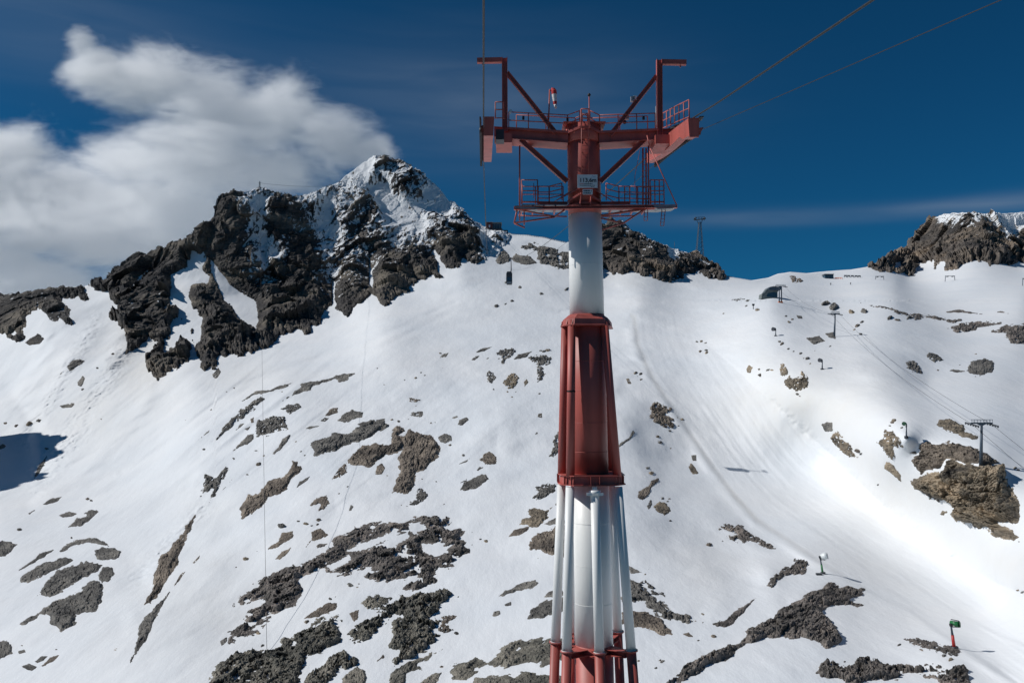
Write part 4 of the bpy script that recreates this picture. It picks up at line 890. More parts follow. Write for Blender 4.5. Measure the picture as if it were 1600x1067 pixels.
# floodlight and weather gear on the right gantry
b = MB(); b.box(Q(986, 158, YP - 1.0), Q(986, 158, YP - 1.0) + Vector((.25, .3, .35)), 0); b.build('antenna_box', GALV, PY_)
b = MB(); p = Q(990, 156, YP - 1.0); b.box(p, p + Vector((.24, .2, .3)), 0); b.beam(p + Vector((.1, .1, 0)), p + Vector((.05, .1, -.5)), .04, .04, 1); b.build('antenna_box', [SIGNW, GALV], PY_)
for u, v in ((797.5, 175),): b = MB(); p = Q(u, v, YP - 1.1); b.tube([p, p + Vector((.02, -.12, .02))], [.05, .12], 12); b.tube([p + Vector((-.05, 0, -.12)), p + Vector((-.04, -.1, -.14))], [.04, .07], 10); b.build('floodlight', SOCKW, PY_)
b = MB()
for u, v in ((816, 187), (885, 190), (1004, 187)): p = Q(u, v, YP - 1.05); MB().box(p, p + Vector((.16, .12, .25))).build('junction_box', BLK, PY_)
p = Q(976, 191, YP - .9); b.tube([p, p + Vector((0, .05, 0))], .14, 14); b.build('cable_reel', BLK, PY_)
b = MB(); p = Q(974, 186, YP - .8); b.box(p, p + Vector((.4, .3, .35))); p = Q(1025.5, 195, YP - .5); b.box(p, p + Vector((.2, .3, 1.4))); b.build('control_cabinet', GALV, PY_)

# lower working platform
YL = YP - 1.1
def lower(sg_):
    f = (lambda u: u) if sg_ < 0 else (lambda u: 2 * 912.6 - u)
    b = MB()
    b.ibeam(Q(f(803), 325, YL), Q(f(887), 325.5, YL), .3, .22, .04); b.ibeam(Q(f(815), 322.5, YP + 1.3), Q(f(887), 324, YP + 1.3), .2, .22, .04)
    b.ibeam(Q(f(841), 317.5, YL + .1), Q(f(887), 318, YL + .1), .25, .2, .04)
    for u in (815, 833, 850, 868): b.beam(Q(f(u), 323, YL), Q(f(u), 323, YL) + Vector((0, 2.2, 0)), .1, .14)
    b.build('platform_beam', RED, PY_)
    if sg_ > 0: a, c = Q(1008, 320.6, YL - .05), Q(1038, 320.6, YL - .05); MB().prism([a, c, c + Vector((0, 2.2, 0)), a + Vector((0, 2.2, 0))], (0, 0, .05)).build('platform_deck', GALV, PY_)
    b = MB(); a, c = Q(f(815), 320.6, YL - .05), Q(f(886), 320.6, YL - .05)
    b.prism([a, c, c + Vector((0, 2.2, 0)), a + Vector((0, 2.2, 0))], (0, 0, .05)); b.build('platform_deck', GALV, PY_)
    b = MB(); rail(b, [Q(f(u), v, YL - .05) for u, v in ((841, 318), (858, 318), (878, 313))], 1.22, rails=(1., .66, .3), post=.9)
    if sg_ > 0: rail(b, [Q(984, 318, YL - .05), Q(1016, 319, YL - .05)], 1.22, rails=(1., .66, .3), post=.5)
    for u0, u1 in (((815, 840) if sg_ < 0 else (787.5, 809)),):
        rail(b, [Q(f(u0), 319, YL - .08), Q(f(u1), 319, YL - .08)], 1.72, rails=(1., .55, .1), post=.35 if sg_ > 0 else 1.1)
        rail(b, [Q(f(u0), 319, YL + 1.9), Q(f(u1 + 40), 319, YL + 1.9)], 1.3, rails=(1., .55, .1), post=1.0)
        for u in (u0, u1): b.tube([Q(f(u), 319, YL - .08) + Vector((0, 0, 1.72)), Q(f(u), 319, YL + 1.9) + Vector((0, 0, 1.3))], .028, 6); 
    b.tube([Q(f(812), 228, YP - .6), Q(f(812), 322, YP - .6)], .055, 8)
    if sg_ < 0:
        for k in range(6): b.tube([Q(816 + k * .01, 288, YL - .2 + k * .3), Q(816, 319, YL - .2 + k * .3)], .03, 6)
        for k in range(4): b.tube([Q(834, 286, YL + .2 + k * .35), Q(834, 310, YL + .2 + k * .35)], .025, 6)
    b.build('platform_railing', RED, PY_)
    b = MB()
    # soffit plates from the mast to the platform
    for dY in (0,):
        b.prism([K(303, sg_ * .45, -1.35), Q(f(870), 314, YL - .2), Q(f(866), 316, YL + 1.0), K(300, sg_ * 1.1, .2)], (0, 0, .06))
    b.beam(Q(f(887), 315, YL - .1), Q(f(906), 303, YL - .35), .12, .12)
    b.build('soffit_plate', RED, PY_)
lower(-1); lower(1)
b = MB(); b.ibeam(Q(803, 326, YL - .2), Q(1058, 323, YL - .2), .34, .2, .04); b.tube([K(322), K(326)], rad(330) + .12, 48); b.build('platform_ring', RED, PY_)
for u in (908, 924): b = MB(); b.beam(Q(u, 301, YP - 1.5), Q(u - 2, 324, YP - 1.35), .07, .07); b.build('sign_stay', RED, PY_)
for pts in ([(803, 322.5), (808, 321), (850, 325.5), (836, 327.5), (806, 325.5)], [(1058, 322), (1052, 319.8), (1020, 321), (1028, 327), (1052, 325.5)]):
    MB().prism([Q(u, v, YL - .35) for u, v in pts], (0, .9, 0)).build('end_fairing', GALV, PY_)
# cabin guide frames hanging below
b = MB()
def T2(pts, r=.06, d0=0, d1=None):
    for i in range(len(pts) - 1): b.tube([Q(*pts[i], YL - .1 + (d0 if i == 0 or d1 is None else d1)), Q(*pts[i + 1], YL - .1 + (d0 if d1 is None else d1))], r, 8)
T2([(809, 323), (803.5, 349), (820, 356)]); T2([(803.5, 348.5), (866, 339.5), (882, 328)]); T2([(812, 328), (865, 338)]); T2([(810, 337), (886, 338.5)], .05, 1.2)
for u in (812, 819): T2([(u, 325), (u, 352 - (819 - u))], .045, .3)
b.build('guide_frame', RED, PY_)
b = MB(); T2([(939, 337), (1005, 327)], .085); T2([(939, 341), (974, 349), (1006, 328)]); T2([(941, 359), (974, 348.5)]); T2([(939, 338.5), (990, 337.5)], .05, 1.2); T2([(1006, 328), (1030, 322)]); b.build('guide_frame', RED, PY_)
b = MB(); T2([(1011, 212), (1016, 232), (1057, 320)], .04); T2([(1000, 235), (992, 275), (992, 298)], .018); b.build('stay_rod', RED, PY_)
b = MB(); 
for u in (1004.5, 1009.5): b.tube([Q(u, 232, YP - .5), Q(u, 322, YP - .5)], .06, 8)
for v in range(240, 322, 9): b.tube([Q(1004.5, v, YP - .5), Q(1009.5, v, YP - .5)], .02, 6)
b.build('hanging_ladder', RED, PY_)
for (u0, v0, u1, v1) in ((1009.5, 327, 1009, 345), (1037, 326, 1034.5, 353)):
    b = MB(); ladder(b, Q(u0, v0, YL), Q(u1, v1, YL), .24, .03, .22); b.build('step_ladder', RED, PY_)

# signs (hung on the mast)
def text_mesh(txt, size, loc, mt, name, parent, bold=False):
    cu = bpy.data.curves.new(name, 'FONT'); cu.body = txt; cu.size = size; cu.extrude = .004; cu.align_x = 'LEFT'
    if bold: cu.offset = size * .022
    o = bpy.data.objects.new('tmp', cu); C.objects.link(o); dg = bpy.context.evaluated_depsgraph_get(); dg.update()
    me = bpy.data.meshes.new_from_object(o.evaluated_get(dg)); bpy.data.objects.remove(o)
    me.materials.clear(); me.materials.append(mt); o = bpy.data.objects.new(name, me); C.objects.link(o)
    o.rotation_euler = (math.pi / 2, 0, 0); o.location = Vector(loc) - parent.location; o.parent = parent
    return o
YS = YP - 1.72
p0, p1 = Q(902.3, 293.6, YS), Q(933.6, 273, YS)
sg1 = empty('sign', p0, 'white board reading 113,6m on the mast below the pylon head', 'sign')
MB().box((p0.x, YS, p0.z), (p1.x, YS + .04, p1.z)).build('board', SIGNW, sg1)
text_mesh('113,6m', .40, (p0.x + .13, YS - .012, p0.z + .40), INK, 'lettering', sg1, True)
rs = random.Random(4)
def dashes(x, z, w, h, mt, parent, name='small_print', Y=YS):
    b = MB(); e = x + w
    while x < e:
        l = rs.uniform(.04, .11); b.box((x, Y - .006, z), (min(x + l, e), Y - .002, z + h)); x += l + .025
    b.build(name, mt, parent)
dashes(p0.x + .16, p0.z + .25, .28, .05, INKR, sg1); dashes(p0.x + .45, p0.z + .25, .62, .05, INK, sg1); dashes(p0.x + .16, p0.z + .14, 1.05, .045, INK, sg1); dashes(p0.x + .95, p0.z + .05, .25, .03, INK, sg1)
b = MB(); q = Vector((p0.x + .98, YS - .006, p0.z + .78)); b.tube([q, q + Vector((.09, 0, .05)), q + Vector((.16, 0, -.01)), q + Vector((.3, 0, .03))], .016, 6); b.build('logo', INKB, sg1)
b = MB(); b.box((p0.x + .2, YS + .04, p0.z + .1), (p0.x + .26, YS + .75, p0.z + .16)); b.box((p1.x - .3, YS + .04, p0.z + .1), (p1.x - .24, YS + .75, p0.z + .16)); b.build('bracket', RED, sg1)
p2, p3 = Q(910.6, 304, YS), Q(926, 296, YS)
sg2 = empty('sign', p2, 'small white plate with two lines of black print under the 113,6m board', 'sign')
MB().box((p2.x, YS, p2.z), (p3.x, YS + .03, p3.z)).build('board', SIGNW, sg2)
dashes(p2.x + .05, p2.z + .2, .46, .10, INK, sg2); dashes(p2.x + .05, p2.z + .05, .5, .08, INK, sg2); dashes(p2.x + .56, p2.z + .21, .07, .08, INK, sg2)

# windsock
w0 = Q(856.6, 204, YP - .2); ws = empty('windsock', w0, 'limp red and white windsock on a thin pole on the pylon head', 'windsock')
MB().tube([w0, Q(859, 140, YP - .2)], .05, 8).build('pole', RED, ws)
b = MB(); pts = [Q(861.5, 143, YP - .2), Q(864, 139, YP - .2), Q(865.5, 143, YP - .2), Q(866, 148, YP - .2), Q(866.3, 153, YP - .2), Q(867, 159, YP - .2), Q(867.3, 164, YP - .2), Q(868.6, 169.5, YP - .2)]; rr = [.06, .13, .2, .19, .17, .15, .12, .07]
for i, mi in enumerate((0, 0, 0, 1, 1, 0, 1)): b.tube([pts[i], pts[i + 1]], [rr[i], rr[i + 1]], 12, mi, cap=(i in (0, 6)))
b.tube([Q(859, 142, YP - .2), Q(863, 141, YP - .2)], .03, 6, 0); b.build('sock', [SOCKR, SOCKW], ws)
# ------------------------------------------------------------------ ropes
def rope(name, pts, r, label, cat='cable', group=None, n=6, mt=None):
    b = MB(); pts = [Vector(p) for p in pts]; b.tube([p - pts[0] for p in pts], r, n); o = b.build(name, mt or ROPE); o.location = pts[0]; tag(o, label, cat, group); return o
def sagline(a, c, sag, n=40):
    return [a.lerp(c, t) - Vector((0, 0, 4 * sag * t * (1 - t))) for t in [i / n for i in range(n + 1)]]
ST_Y = 950.0
CABP = Q(797, 404, 400)
def track(nm, end, ox, lab, r, dz0=0.06, near_slope=.18, sag=20, via=None):
    n0, xs_, ys2 = SADX[nm]; pts = []
    for Y in (-80, -40, -10, 0, 10, 20, 30, 40, 46): pts.append(Vector((n0.x + ox - .036 * (Y - 50.4), Y, n0.z + dz0 + near_slope * (Y - 50.4))))
    for x, Y in zip(xs_, ys2): pts.append(Vector((x + ox, Y, saddle_z(Y, n0.z) + dz0)))
    a = pts[-1]; e = end
    if via is not None:
        t = (via.y - a.y) / (e.y - a.y); ch = a.lerp(e, t); sag = (ch.z - via.z) / (4 * t * (1 - t))
    s = sagline(a, e, sag); pts += s[1:]
    return rope('track_rope', pts, r, lab)
endL, endR = Q(762, 349, ST_Y), Q(770, 352, ST_Y)
track('l', endL, -.33, 'thick rope rising straight up from the left end of the pylon head', .042)
track('r', endR, .05, 'thick dark rope leaving the right end of the pylon head to the upper right', .046, via=CABP)
def haul(nm, end, ox, lab, sag, a0, tgt):
    n0, xs_, ys2 = SADX[nm]; p = Vector((n0.x + ox, 50.4, n0.z - .7)); d = (tgt - p)
    pts = [p + d * t for t in (2.2, 1, .6, .3, .1, 0)]
    pts += [Vector((x + ox, Y, saddle_z(Y, n0.z) - .7)) for x, Y in list(zip(xs_, ys2))[4:]]
    pts += sagline(pts[-1], end, sag)[1:]
    rope('haul_rope', pts, .019, lab)
haul('r', Q(772, 354, ST_Y), .5, 'thin rope leaving the right end of the pylon head, the lower of two', 26, 0, Q(1565, 0, 27))
haul('l', Q(764, 351, ST_Y), -.3, 'thin rope hanging behind the left end of the pylon head towards the summit station', 22, 0, Vector(((SADX['l'][0].x - .3) * .1, 5, SADX['l'][0].z - 9.2)))
mastp = Q(405.5, 286, 880); anchor = G(417, 1020)
rope('goods_rope', sagline(mastp, anchor, 3), .055, 'thin vertical cable crossing the left slope down to the mossy outcrop')
rope('ridge_cable', sagline(mastp, Q(545, 289, 925), 3), .10, 'hair thin cable from the ridge mast towards the main peak')

# ------------------------------------------------------------------ cable car
cc = empty('cable_car', CABP, 'dark cable car cabin hanging in front of the snow below the summit station', 'cable car')
k = 400 / F
b = MB(); c0, c1 = Q(791, 444.5, 400), Q(800.5, 423, 400); x0, x1, z0, z1 = c0.x, c1.x, c0.z, c1.z
yc = 400; W2 = 1.5
b.prism([(x0 + .25, yc - W2, z0), (x1 - .25, yc - W2, z0), (x1, yc - W2, z0 + .9), (x1 - .02, yc - W2, z1 - 1.6), (x1 - .5, yc - W2, z1 - .8), (x0 + .4, yc - W2, z1 - .8), (x0, yc - W2, z1 - 1.6), (x0, yc - W2, z0 + .9)], (0, 3.2, 0)); b.build('cabin_body', DARK, cc)
b = MB(); b.box((x0 + .25, yc - W2 - .03, z0 + 1.6), (x1 - .25, yc - W2 - .01, z0 + 3.5)); b.box((x0 - .03, yc - 1.2, z0 + 1.6), (x0 - .01, yc + 1.4, z0 + 3.5)); b.build('window', GLASS, cc)
b = MB(); b.box((x0 + .2, yc - W2 - .03, z0 + .3), (x1 - .3, yc - W2 - .01, z0 + 1.1)); b.build('panel', GALV, cc)
b = MB(); hx = Q(798.3, 404, 400).x; b.tube([(hx, yc, z1 - .9), (hx + .15, yc, z1 + .6), (hx, yc, CABP.z)], [.28, .26, .2], 10); b.box((x0 + .5, yc - 1, z1 - .8), (x1 - .4, yc + 1, z1 - .55)); b.build('hanger', DARK, cc)
b = MB(); b.box((hx - .35, yc - 1.5, CABP.z - .15), (hx + .35, yc + 1.5, CABP.z + .25))
for j in range(6): b.tube([(hx - .2, yc - 1.4 + j * .55, CABP.z + .1), (hx + .2, yc - 1.4 + j * .55, CABP.z + .1)], .22, 10)
b.build('carriage', BLK, cc)

# ------------------------------------------------------------------ summit station
def pbox(b, u0, v0, u1, v1, Y, dep, mi=0):
    a, c = Q(u0, v1, Y), Q(u1, v0, Y); b.box((a.x, Y, a.z), (c.x, Y + dep, c.z), mi); return b
stn = empty('summit_station', Q(780, 365, ST_Y), 'summit station building with dark red hall and glass wing on the ridge', 'building')
pbox(MB(), 759.5, 347.6, 769.5, 357, ST_Y - 4, 14).build('hall', DRED, stn)
b = MB(); pbox(b, 763.6, 351.5, 766, 355.4, ST_Y - 4.3, .3); b.build('opening', SIGNW, stn)
pbox(MB(), 769.6, 348.4, 783.4, 360, ST_Y - 2, 14).build('wing', mat('station_grey', (.10, .13, .155), .5, noise=.15, nscale=.3), stn)
b = MB(); [pbox(b, u, 350, u + 1.4, 358, ST_Y - 2.3, .3) for u in (770.5, 773, 776, 778.5, 781)]; b.build('window_band', GLASS, stn)
b = MB(); pbox(b, 758.5, 346.8, 770, 347.5, ST_Y - 5, 16); pbox(b, 769.6, 347.4, 784, 348.3, ST_Y - 3, 16); b.build('roof', CONC, stn)
b = MB(); pbox(b, 758, 357.2, 785, 360.2, ST_Y - 6, 14); b.build('deck', DARK, stn)
b = MB(); pbox(b, 784, 359.6, 793.5, 367, ST_Y, 12); pbox(b, 761, 360.3, 783, 364.5, ST_Y - 2, 10); b.build('base_block', DARK, stn)
b = MB(); [b.beam(Q(u, 360.5, ST_Y - 5), Q(u + 2, 368, ST_Y - 1), .5, .5) for u in (761, 768, 775)]; b.build('support', DARK, stn)
b = MB(); pts = [surf(np.array([float(u)]), np.array([float(ysky(u)) + 1.5]))[0] for u in np.linspace(796, 884, 26)]
for a, c in zip(pts[:-1], pts[1:]):
    b.beam(Vector(a), Vector(a) + Vector((0, 0, 1.9)), .22, .22)
    for h in (.9, 1.8): b.beam(Vector(a) + Vector((0, 0, h)), Vector(c) + Vector((0, 0, h)), .14, .16)
o = b.build('snow_fence', DARK); tag(o, 'long low dark fence along the white crest left of the pylon', 'fence')

# masts on the skyline
b0 = G(405, 292); t0 = empty('ridge_mast', b0, 'tiny mast on the ridge left of the main peak', 'mast')
b = MB(); H = Q(405, 283.5, b0.y).z - b0.z
for dx, dy in ((-.8, -.8), (.8, -.8), (.8, .8), (-.8, .8)): b.beam(b0 + Vector((dx, dy, -1)), b0 + Vector((dx * .2, dy * .2, H)), .3, .3)
for h in (.3, .6): b.beam(b0 + Vector((-.7, 0, H * h)), b0 + Vector((.7, 0, H * h)), .22, .22)
b.build('frame', BLUEG, t0)
b = MB(); b.beam(b0 + Vector((-1.2, 0, H * .8)), b0 + Vector((1.2, 0, H * .8)), .3, .5); b.build('head', BLUEG, t0)
o = MB(); g = G(1054, 391); o.tube([g - Vector((0, 0, 1)), g + Vector((0, 0, 10))], .22, 6); o.beam(g + Vector((-.8, 0, 7)), g + Vector((.8, 0, 7)), .2, .2); o = o.build('pole', BLUEG); tag(o, 'thin bare pole on the shoulder of the dark peak', 'pole')

# lattice ropeway tower behind the dark peak
YT = 1000.; base = Q(1093, 404, YT); lt = empty('lattice_tower', base, 'grey lattice ropeway tower standing behind the dark peak', 'tower')
top = Q(1093.5, 347, YT); b = MB(); w0, w1 = 4.6, 1.2
cor = [(-1, -1), (1, -1), (1, 1), (-1, 1)]
def cpt(i, t): w = w0 + (w1 - w0) * t; p = base.lerp(top, t); return p + Vector((cor[i][0] * w, cor[i][1] * w, 0))
N = 9
for i in range(4): b.beam(cpt(i, -.1), cpt(i, 1), .42, .42)
for j in range(N):
    for i in range(4):
        t0_, t1_ = j / N, (j + 1) / N; b.beam(cpt(i, t0_), cpt((i + 1) % 4, t1_), .2, .2); b.beam(cpt((i + 1) % 4, t0_), cpt(i, t1_), .2, .2); b.beam(cpt(i, t1_), cpt((i + 1) % 4, t1_), .2, .2)
b.build('frame', BLUEG, lt)
b = MB(); b.beam(Q(1084.5, 344, YT), Q(1102.5, 342, YT), 2.2, 1.0); b.beam(Q(1086, 340, YT), Q(1101, 339.4, YT), .6, .5)
for u in (1087, 1092, 1096.5, 1101): b.beam(Q(u, 339, YT), Q(u, 345, YT), .5, .5)
b.beam(Q(1089, 344.5, YT), Q(1092, 352, YT), .5, .5); b.beam(Q(1098, 343, YT), Q(1095, 351, YT), .5, .5); b.build('crossarm', BLUEG, lt)
for u in (1086, 1100):
    b = MB(); p = Q(u, 342, YT); b.tube([p + Vector((0, -5, -.4)), p + Vector((0, 0, .8)), p + Vector((0, 5, .2))], .9, 8); b.build('saddle', DARK, lt)

# ------------------------------------------------------------------ chairlift
def lift_pylon(u, vt, vb, Y, label, half, double=False):
    g = G(u, vb); Y = g.y; b0 = g - Vector((0, 0, .4)); tp = Q(u + (1.3 if not double else 0), vt, Y); H = tp.z - g.z; e = empty('lift_pylon', g, label, 'pylon', 'chairlift pylons')
    s = H / 14.0
    cols = [-.0] if not double else [-.9, .9]
    for dx in cols:
        b = MB(); b.tube([b0 + Vector((dx, 0, 0)), tp + Vector((dx, 0, -.4))], [.62 * s if not double else .5, .34 * s if not double else .42], 14); b.build('post', BLUEG, e)
        if double: b = MB(); b.box(g + Vector((dx - .75, -1.1, -.6)), g + Vector((dx + .75, 1.1, .9))); b.build('foot', ORANGE, e)
    b = MB(); b.beam(tp + Vector((-half, 0, 0)), tp + Vector((half, 0, 0)), .5 * s, .45 * s); b.prism([tp + Vector((-half * .45, -.2, -.2)), tp + Vector((half * .45, -.2, -.2)), tp + Vector((0, -.2, -.9))], (0, .4, 0)); b.build('crossarm', BLUEG, e)
    b = MB()
    for sy in (-.6, .6):
        b.beam(tp + Vector((-half * .85, sy, 1.15 * s)), tp + Vector((half * .95, sy, 1.15 * s)), .13, .16)
        for x in np.linspace(-.8, .9, 7): b.beam(tp + Vector((half * x, sy, .1)), tp + Vector((half * x, sy, 1.15 * s)), .09, .09)
    b.build('maintenance_frame', GALV, e)
    for sx in (-1, 1):
        b = MB(); p = tp + Vector((sx * half * .9, 0, -.35))
        dv = Vector((.55, -1, -.28)).normalized()
        b.beam(p - dv * 2.4 * s, p + dv * 2.4 * s, .22, .3)
        for j in range(6): q = p + dv * (-2.2 + j * .88) * s; b.tube([q + Vector((-.12, 0, -.25)), q + Vector((.12, 0, -.25))], .36 * s, 12)
        b.build('sheave_train', DARK, e)
    return tp, g
TP1, g1 = lift_pylon(1532.5, 661, 727, 258, 'near dark blue chairlift pylon standing on the big tan crag', 3.4)
TP2, g2 = lift_pylon(1303.6, 490, 526, 480, 'slim chairlift pylon standing alone on the plateau edge', 2.9)
TP3, g3 = lift_pylon(1219.3, 447.2, 473, 660, 'two legged chairlift pylon with orange feet before the top station', 4.4, True)
off = [3.06, 2.61, 3.4]
for sx, nm in ((-1, 'left'), (1, 'right')):
    P3 = TP3 + Vector((sx * off[2], 0, -.3)); P2 = TP2 + Vector((sx * off[1], 0, -.3)); P1 = TP1 + Vector((sx * off[0], 0, -.3))
    d = (P1 - P2); nxt = P1 + Vector((d.x * .9, d.y * .9, d.z * .9))
    pts = sagline(P3, P2, 5, 12) + sagline(P2, P1, 4, 20)[1:] + sagline(P1, nxt, 2, 8)[1:]
    rope('chairlift_rope', pts, .05, 'chairlift rope, the %s one of the two running down the right slope' % nm)

# top station of the chairlift
su = 660 / F; gs = G(1200, 467); YS3 = gs.y
ts = empty('lift_station', gs, 'grey arched chairlift top station behind the two legged pylon', 'building')
b = MB(); poly = [(1190, 466.5), (1191, 459), (1195, 457), (1200, 450), (1206, 448.4), (1214, 448.6), (1219, 452), (1215, 456), (1215, 466)]
b.prism([Q(u, v, YS3 + 2) for u, v in poly], (0, 9, 0)); b.build('hall', mat('station_shell', (.15, .17, .165), .4, noise=.25, nscale=.25), ts)
b = MB(); poly = [(1201, 451.5), (1203, 448.3), (1208, 447.4), (1220, 448.6), (1222, 451), (1219, 453.5), (1206, 453.2), (1202, 453)]
b.prism([Q(u, v, YS3 - 1) for u, v in poly], (0, 13, 0)); b.build('canopy', BLUEG, ts)
b = MB(); b.prism([Q(u, v, YS3 + 1.7) for u, v in ((1197, 463.5), (1200, 458.5), (1209, 456.5), (1214, 458), (1214, 464.5))], (0, .4, 0)); b.build('opening', GLASS, ts)
b = MB(); b.beam(Q(1191, 459.5, YS3 + 1), Q(1201, 450, YS3 + 1), .4, .4); b.beam(Q(1193, 464, YS3 + 1), Q(1203, 453, YS3 + 1), .3, .3); b.build('rib', GALV, ts)

# ------------------------------------------------------------------ snow cannons
def mast_gun(u, vb, uh, vh, label, low, head, r=.28, split=.55, hw=1.6):
    g = G(u, vb); hp = Q(uh, vh, g.y); e = empty('snow_cannon', g, label, 'snow cannon', 'snow cannons')
    mid = g.lerp(hp, split); b = MB(); b.tube([g - Vector((0, 0, .5)), mid], [r * 1.25, r], 12, 0); b.tube([mid, hp], [r * .8, r * .6], 12, 1); b.build('mast', [low, BLUEG], e)
    b = MB(); b.tube([g + Vector((0, 0, -.4)), g + Vector((0, 0, .5))], r * 2.6, 14); b.build('foot', DARK, e)
    return e, hp, g
e, hp, g = mast_gun(1286, 896, 1281.2, 870, 'snow cannon with white round fan and green mast foot beside the rubble ridge', GREEN, None)
k = g.y / F; p = hp + Vector((6 * k, 0, 1.2 * k))
b = MB(); b.tube([p + Vector((-3 * k, .9, -.1)), p + Vector((-1.5 * k, .3, 0)), p + Vector((1 * k, -.3, .1)), p + Vector((4.4 * k, -.6, .2))], [2.2 * k, 4.4 * k, 5.3 * k, 4.9 * k], 20); b.build('fan_drum', mat('gun_white', (.75, .78, .77), .3), e)
b = MB(); b.tube([p + Vector((4.5 * k, -.62, .2)), p + Vector((4.9 * k, -.66, .22))], [4.9 * k, 3.2 * k], 20); b.build('nozzle_ring', GALV, e)
b = MB(); b.beam(hp + Vector((0, 0, -3.5 * k)), p + Vector((2 * k, 0, -5.6 * k)), .2, .2); b.beam(hp + Vector((-.2, 0, .3)), hp + Vector((.3, 0, -1)), .35, .5); b.build('yoke', DARK, e)
b = MB(); q = G(1279, 898); b.box(q + Vector((-.7, -.5, -.2)), q + Vector((.9, .5, .55))); b.build('hydrant_box', DARK, e)
e, hp, g = mast_gun(1491.5, 1013, 1485.5, 974, 'snow cannon with green fan on a mast with bright red lower half', REDB, None, r=.30)
k = g.y / F; p = hp + Vector((6.5 * k, 0, 0))
b = MB(); b.tube([p + Vector((-3.5 * k, .9, 0)), p + Vector((4.2 * k, -.5, -.3 * k))], [3.2 * k, 4.3 * k], 18); b.build('fan_drum', GREEN, e)
b = MB(); b.tube([p + Vector((4.3 * k, -.52, -.3 * k)), p + Vector((5.8 * k, -.6, -.3 * k))], [4.4 * k, 4.0 * k], 18); b.build('nozzle_ring', GRN2, e)
b = MB(); b.beam(p + Vector((-6 * k, 0, 6.5 * k)), p + Vector((5 * k, -.3, 4.6 * k)), .16, .16); b.beam(p + Vector((5 * k, -.3, 4.6 * k)), p + Vector((5.4 * k, -.3, 0)), .22, .22); b.beam(hp + Vector((0, 0, -4.5 * k)), p + Vector((6 * k, 0, -5 * k)), .16, .2); b.beam(hp, hp + Vector((.1, 0, -4 * k)), .5, .5); b.build('yoke', BLK, e)
for u, vb, vt, lab in ((1416, 683, 661, 'small snow cannon on a dark pole right of the ragged upright crag'), (1284.5, 577, 562, 'small snow cannon on a dark pole above the bank crags'), (1211.8, 525, 513.5, 'small snow cannon on a dark pole below the chairlift top station')):
    e, hp, g = mast_gun(u, vb, u + .6, vt + 1, lab, BLUEG, None, r=.26 if vb > 600 else .32, split=.4)
    k = g.y / F; p = hp + Vector((-3.0 * k, 0, 0))
    b = MB(); b.tube([p + Vector((-2.2 * k, -.5, .2 * k)), p + Vector((2.0 * k, .6, 0))], [3.2 * k, 2.4 * k], 14); b.build('fan_drum', GRN2 if vb > 600 else DARK, e)
    b = MB(); b.beam(p + Vector((1 * k, 0, -1)), hp + Vector((.1, 0, -.8)), .3, .3); b.build('yoke', BLK, e)
for u, vb, vt, lab in ((1177, 483, 476, 'tiny dark post on the snow left below the top station'), (1178, 462, 455, None)):
    if lab:
        g = G(u, vb); b = MB(); b.tube([g - Vector((0, 0, .3)), Q(u, vt, g.y)], .3, 6); q = Q(u, vt, g.y); b.box(q + Vector((-.9, -.4, -.8)), q + Vector((.9, .4, .6))); o = b.build('marker_post', DARK); tag(o, lab, 'post')

# ------------------------------------------------------------------ on the plateau: hut, tow lift frames, people-high gear
g = G(1296, 435.5); Yh = g.y; hut = empty('hut', g, 'small dark blue flat roofed hut on the plateau horizon', 'hut')
pbox(MB(), 1289.3, 429.3, 1302.3, 436, Yh, 8).build('wall', HUTB, hut); pbox(MB(), 1288.6, 428, 1303, 429.2, Yh - .8, 9.6).build('roof', mat('hut_roof', (.04, .05, .06), .6), hut)
b = MB(); pbox(b, 1290.5, 431, 1293, 435.8, Yh - .2, .2); pbox(b, 1296, 431, 1300.5, 433, Yh - .2, .2); b.build('door', GLASS, hut)
def tow_frame(u0, u1, vt, vb, label):
    g = G((u0 + u1) / 2, vb); Y = g.y; e = empty('tow_lift_frame', g, label, 'lift frame', 'tow lift frames on the plateau'); 
    w = max(.28, 1.1 * Y / F * .42)
    for a, s_ in ((u0, -1), (u1, 1)):
        b = MB(); b.beam(Q(a + s_ * .6, vb + .4, Y), Q(a, vt, Y), w * 1.3, w * 1.3); b.build('post', BLUEG, e)
    b = MB(); b.beam(Q(u0 - .8, vt, Y), Q(u1 + .8, vt, Y), w * 1.2, w * 1.4); b.build('crossbar', BLUEG, e)
    b = MB(); 
    for t_ in (.22, .78): p = Q(u0 + (u1 - u0) * t_, vt + .7, Y); b.tube([p + Vector((0, -2, -.2)), p + Vector((0, 2, -.2))], .45, 8)
    b.build('sheave_train', DARK, e)
tow_frame(1477.3, 1491.5, 431.3, 439.8, 'largest tow lift frame, below the brown cliff'); tow_frame(1368.5, 1380.5, 431.8, 437, 'small pale tow lift frame left of the cliff foot')
tow_frame(1598.2, 1612, 435, 447, 'tow lift frame cut by the right picture edge')
for i, (u, w_) in enumerate(((1319.5, 3), (1324.5, 3), (1330, 3.4), (1336, 3), (1341, 3))):
    tow_frame(u, u + w_, 430.2 + i * .15, 433.6, ['first and leftmost', 'second', 'middle', 'fourth', 'last and rightmost'][i] + ' of the five small frames right of the blue hut')
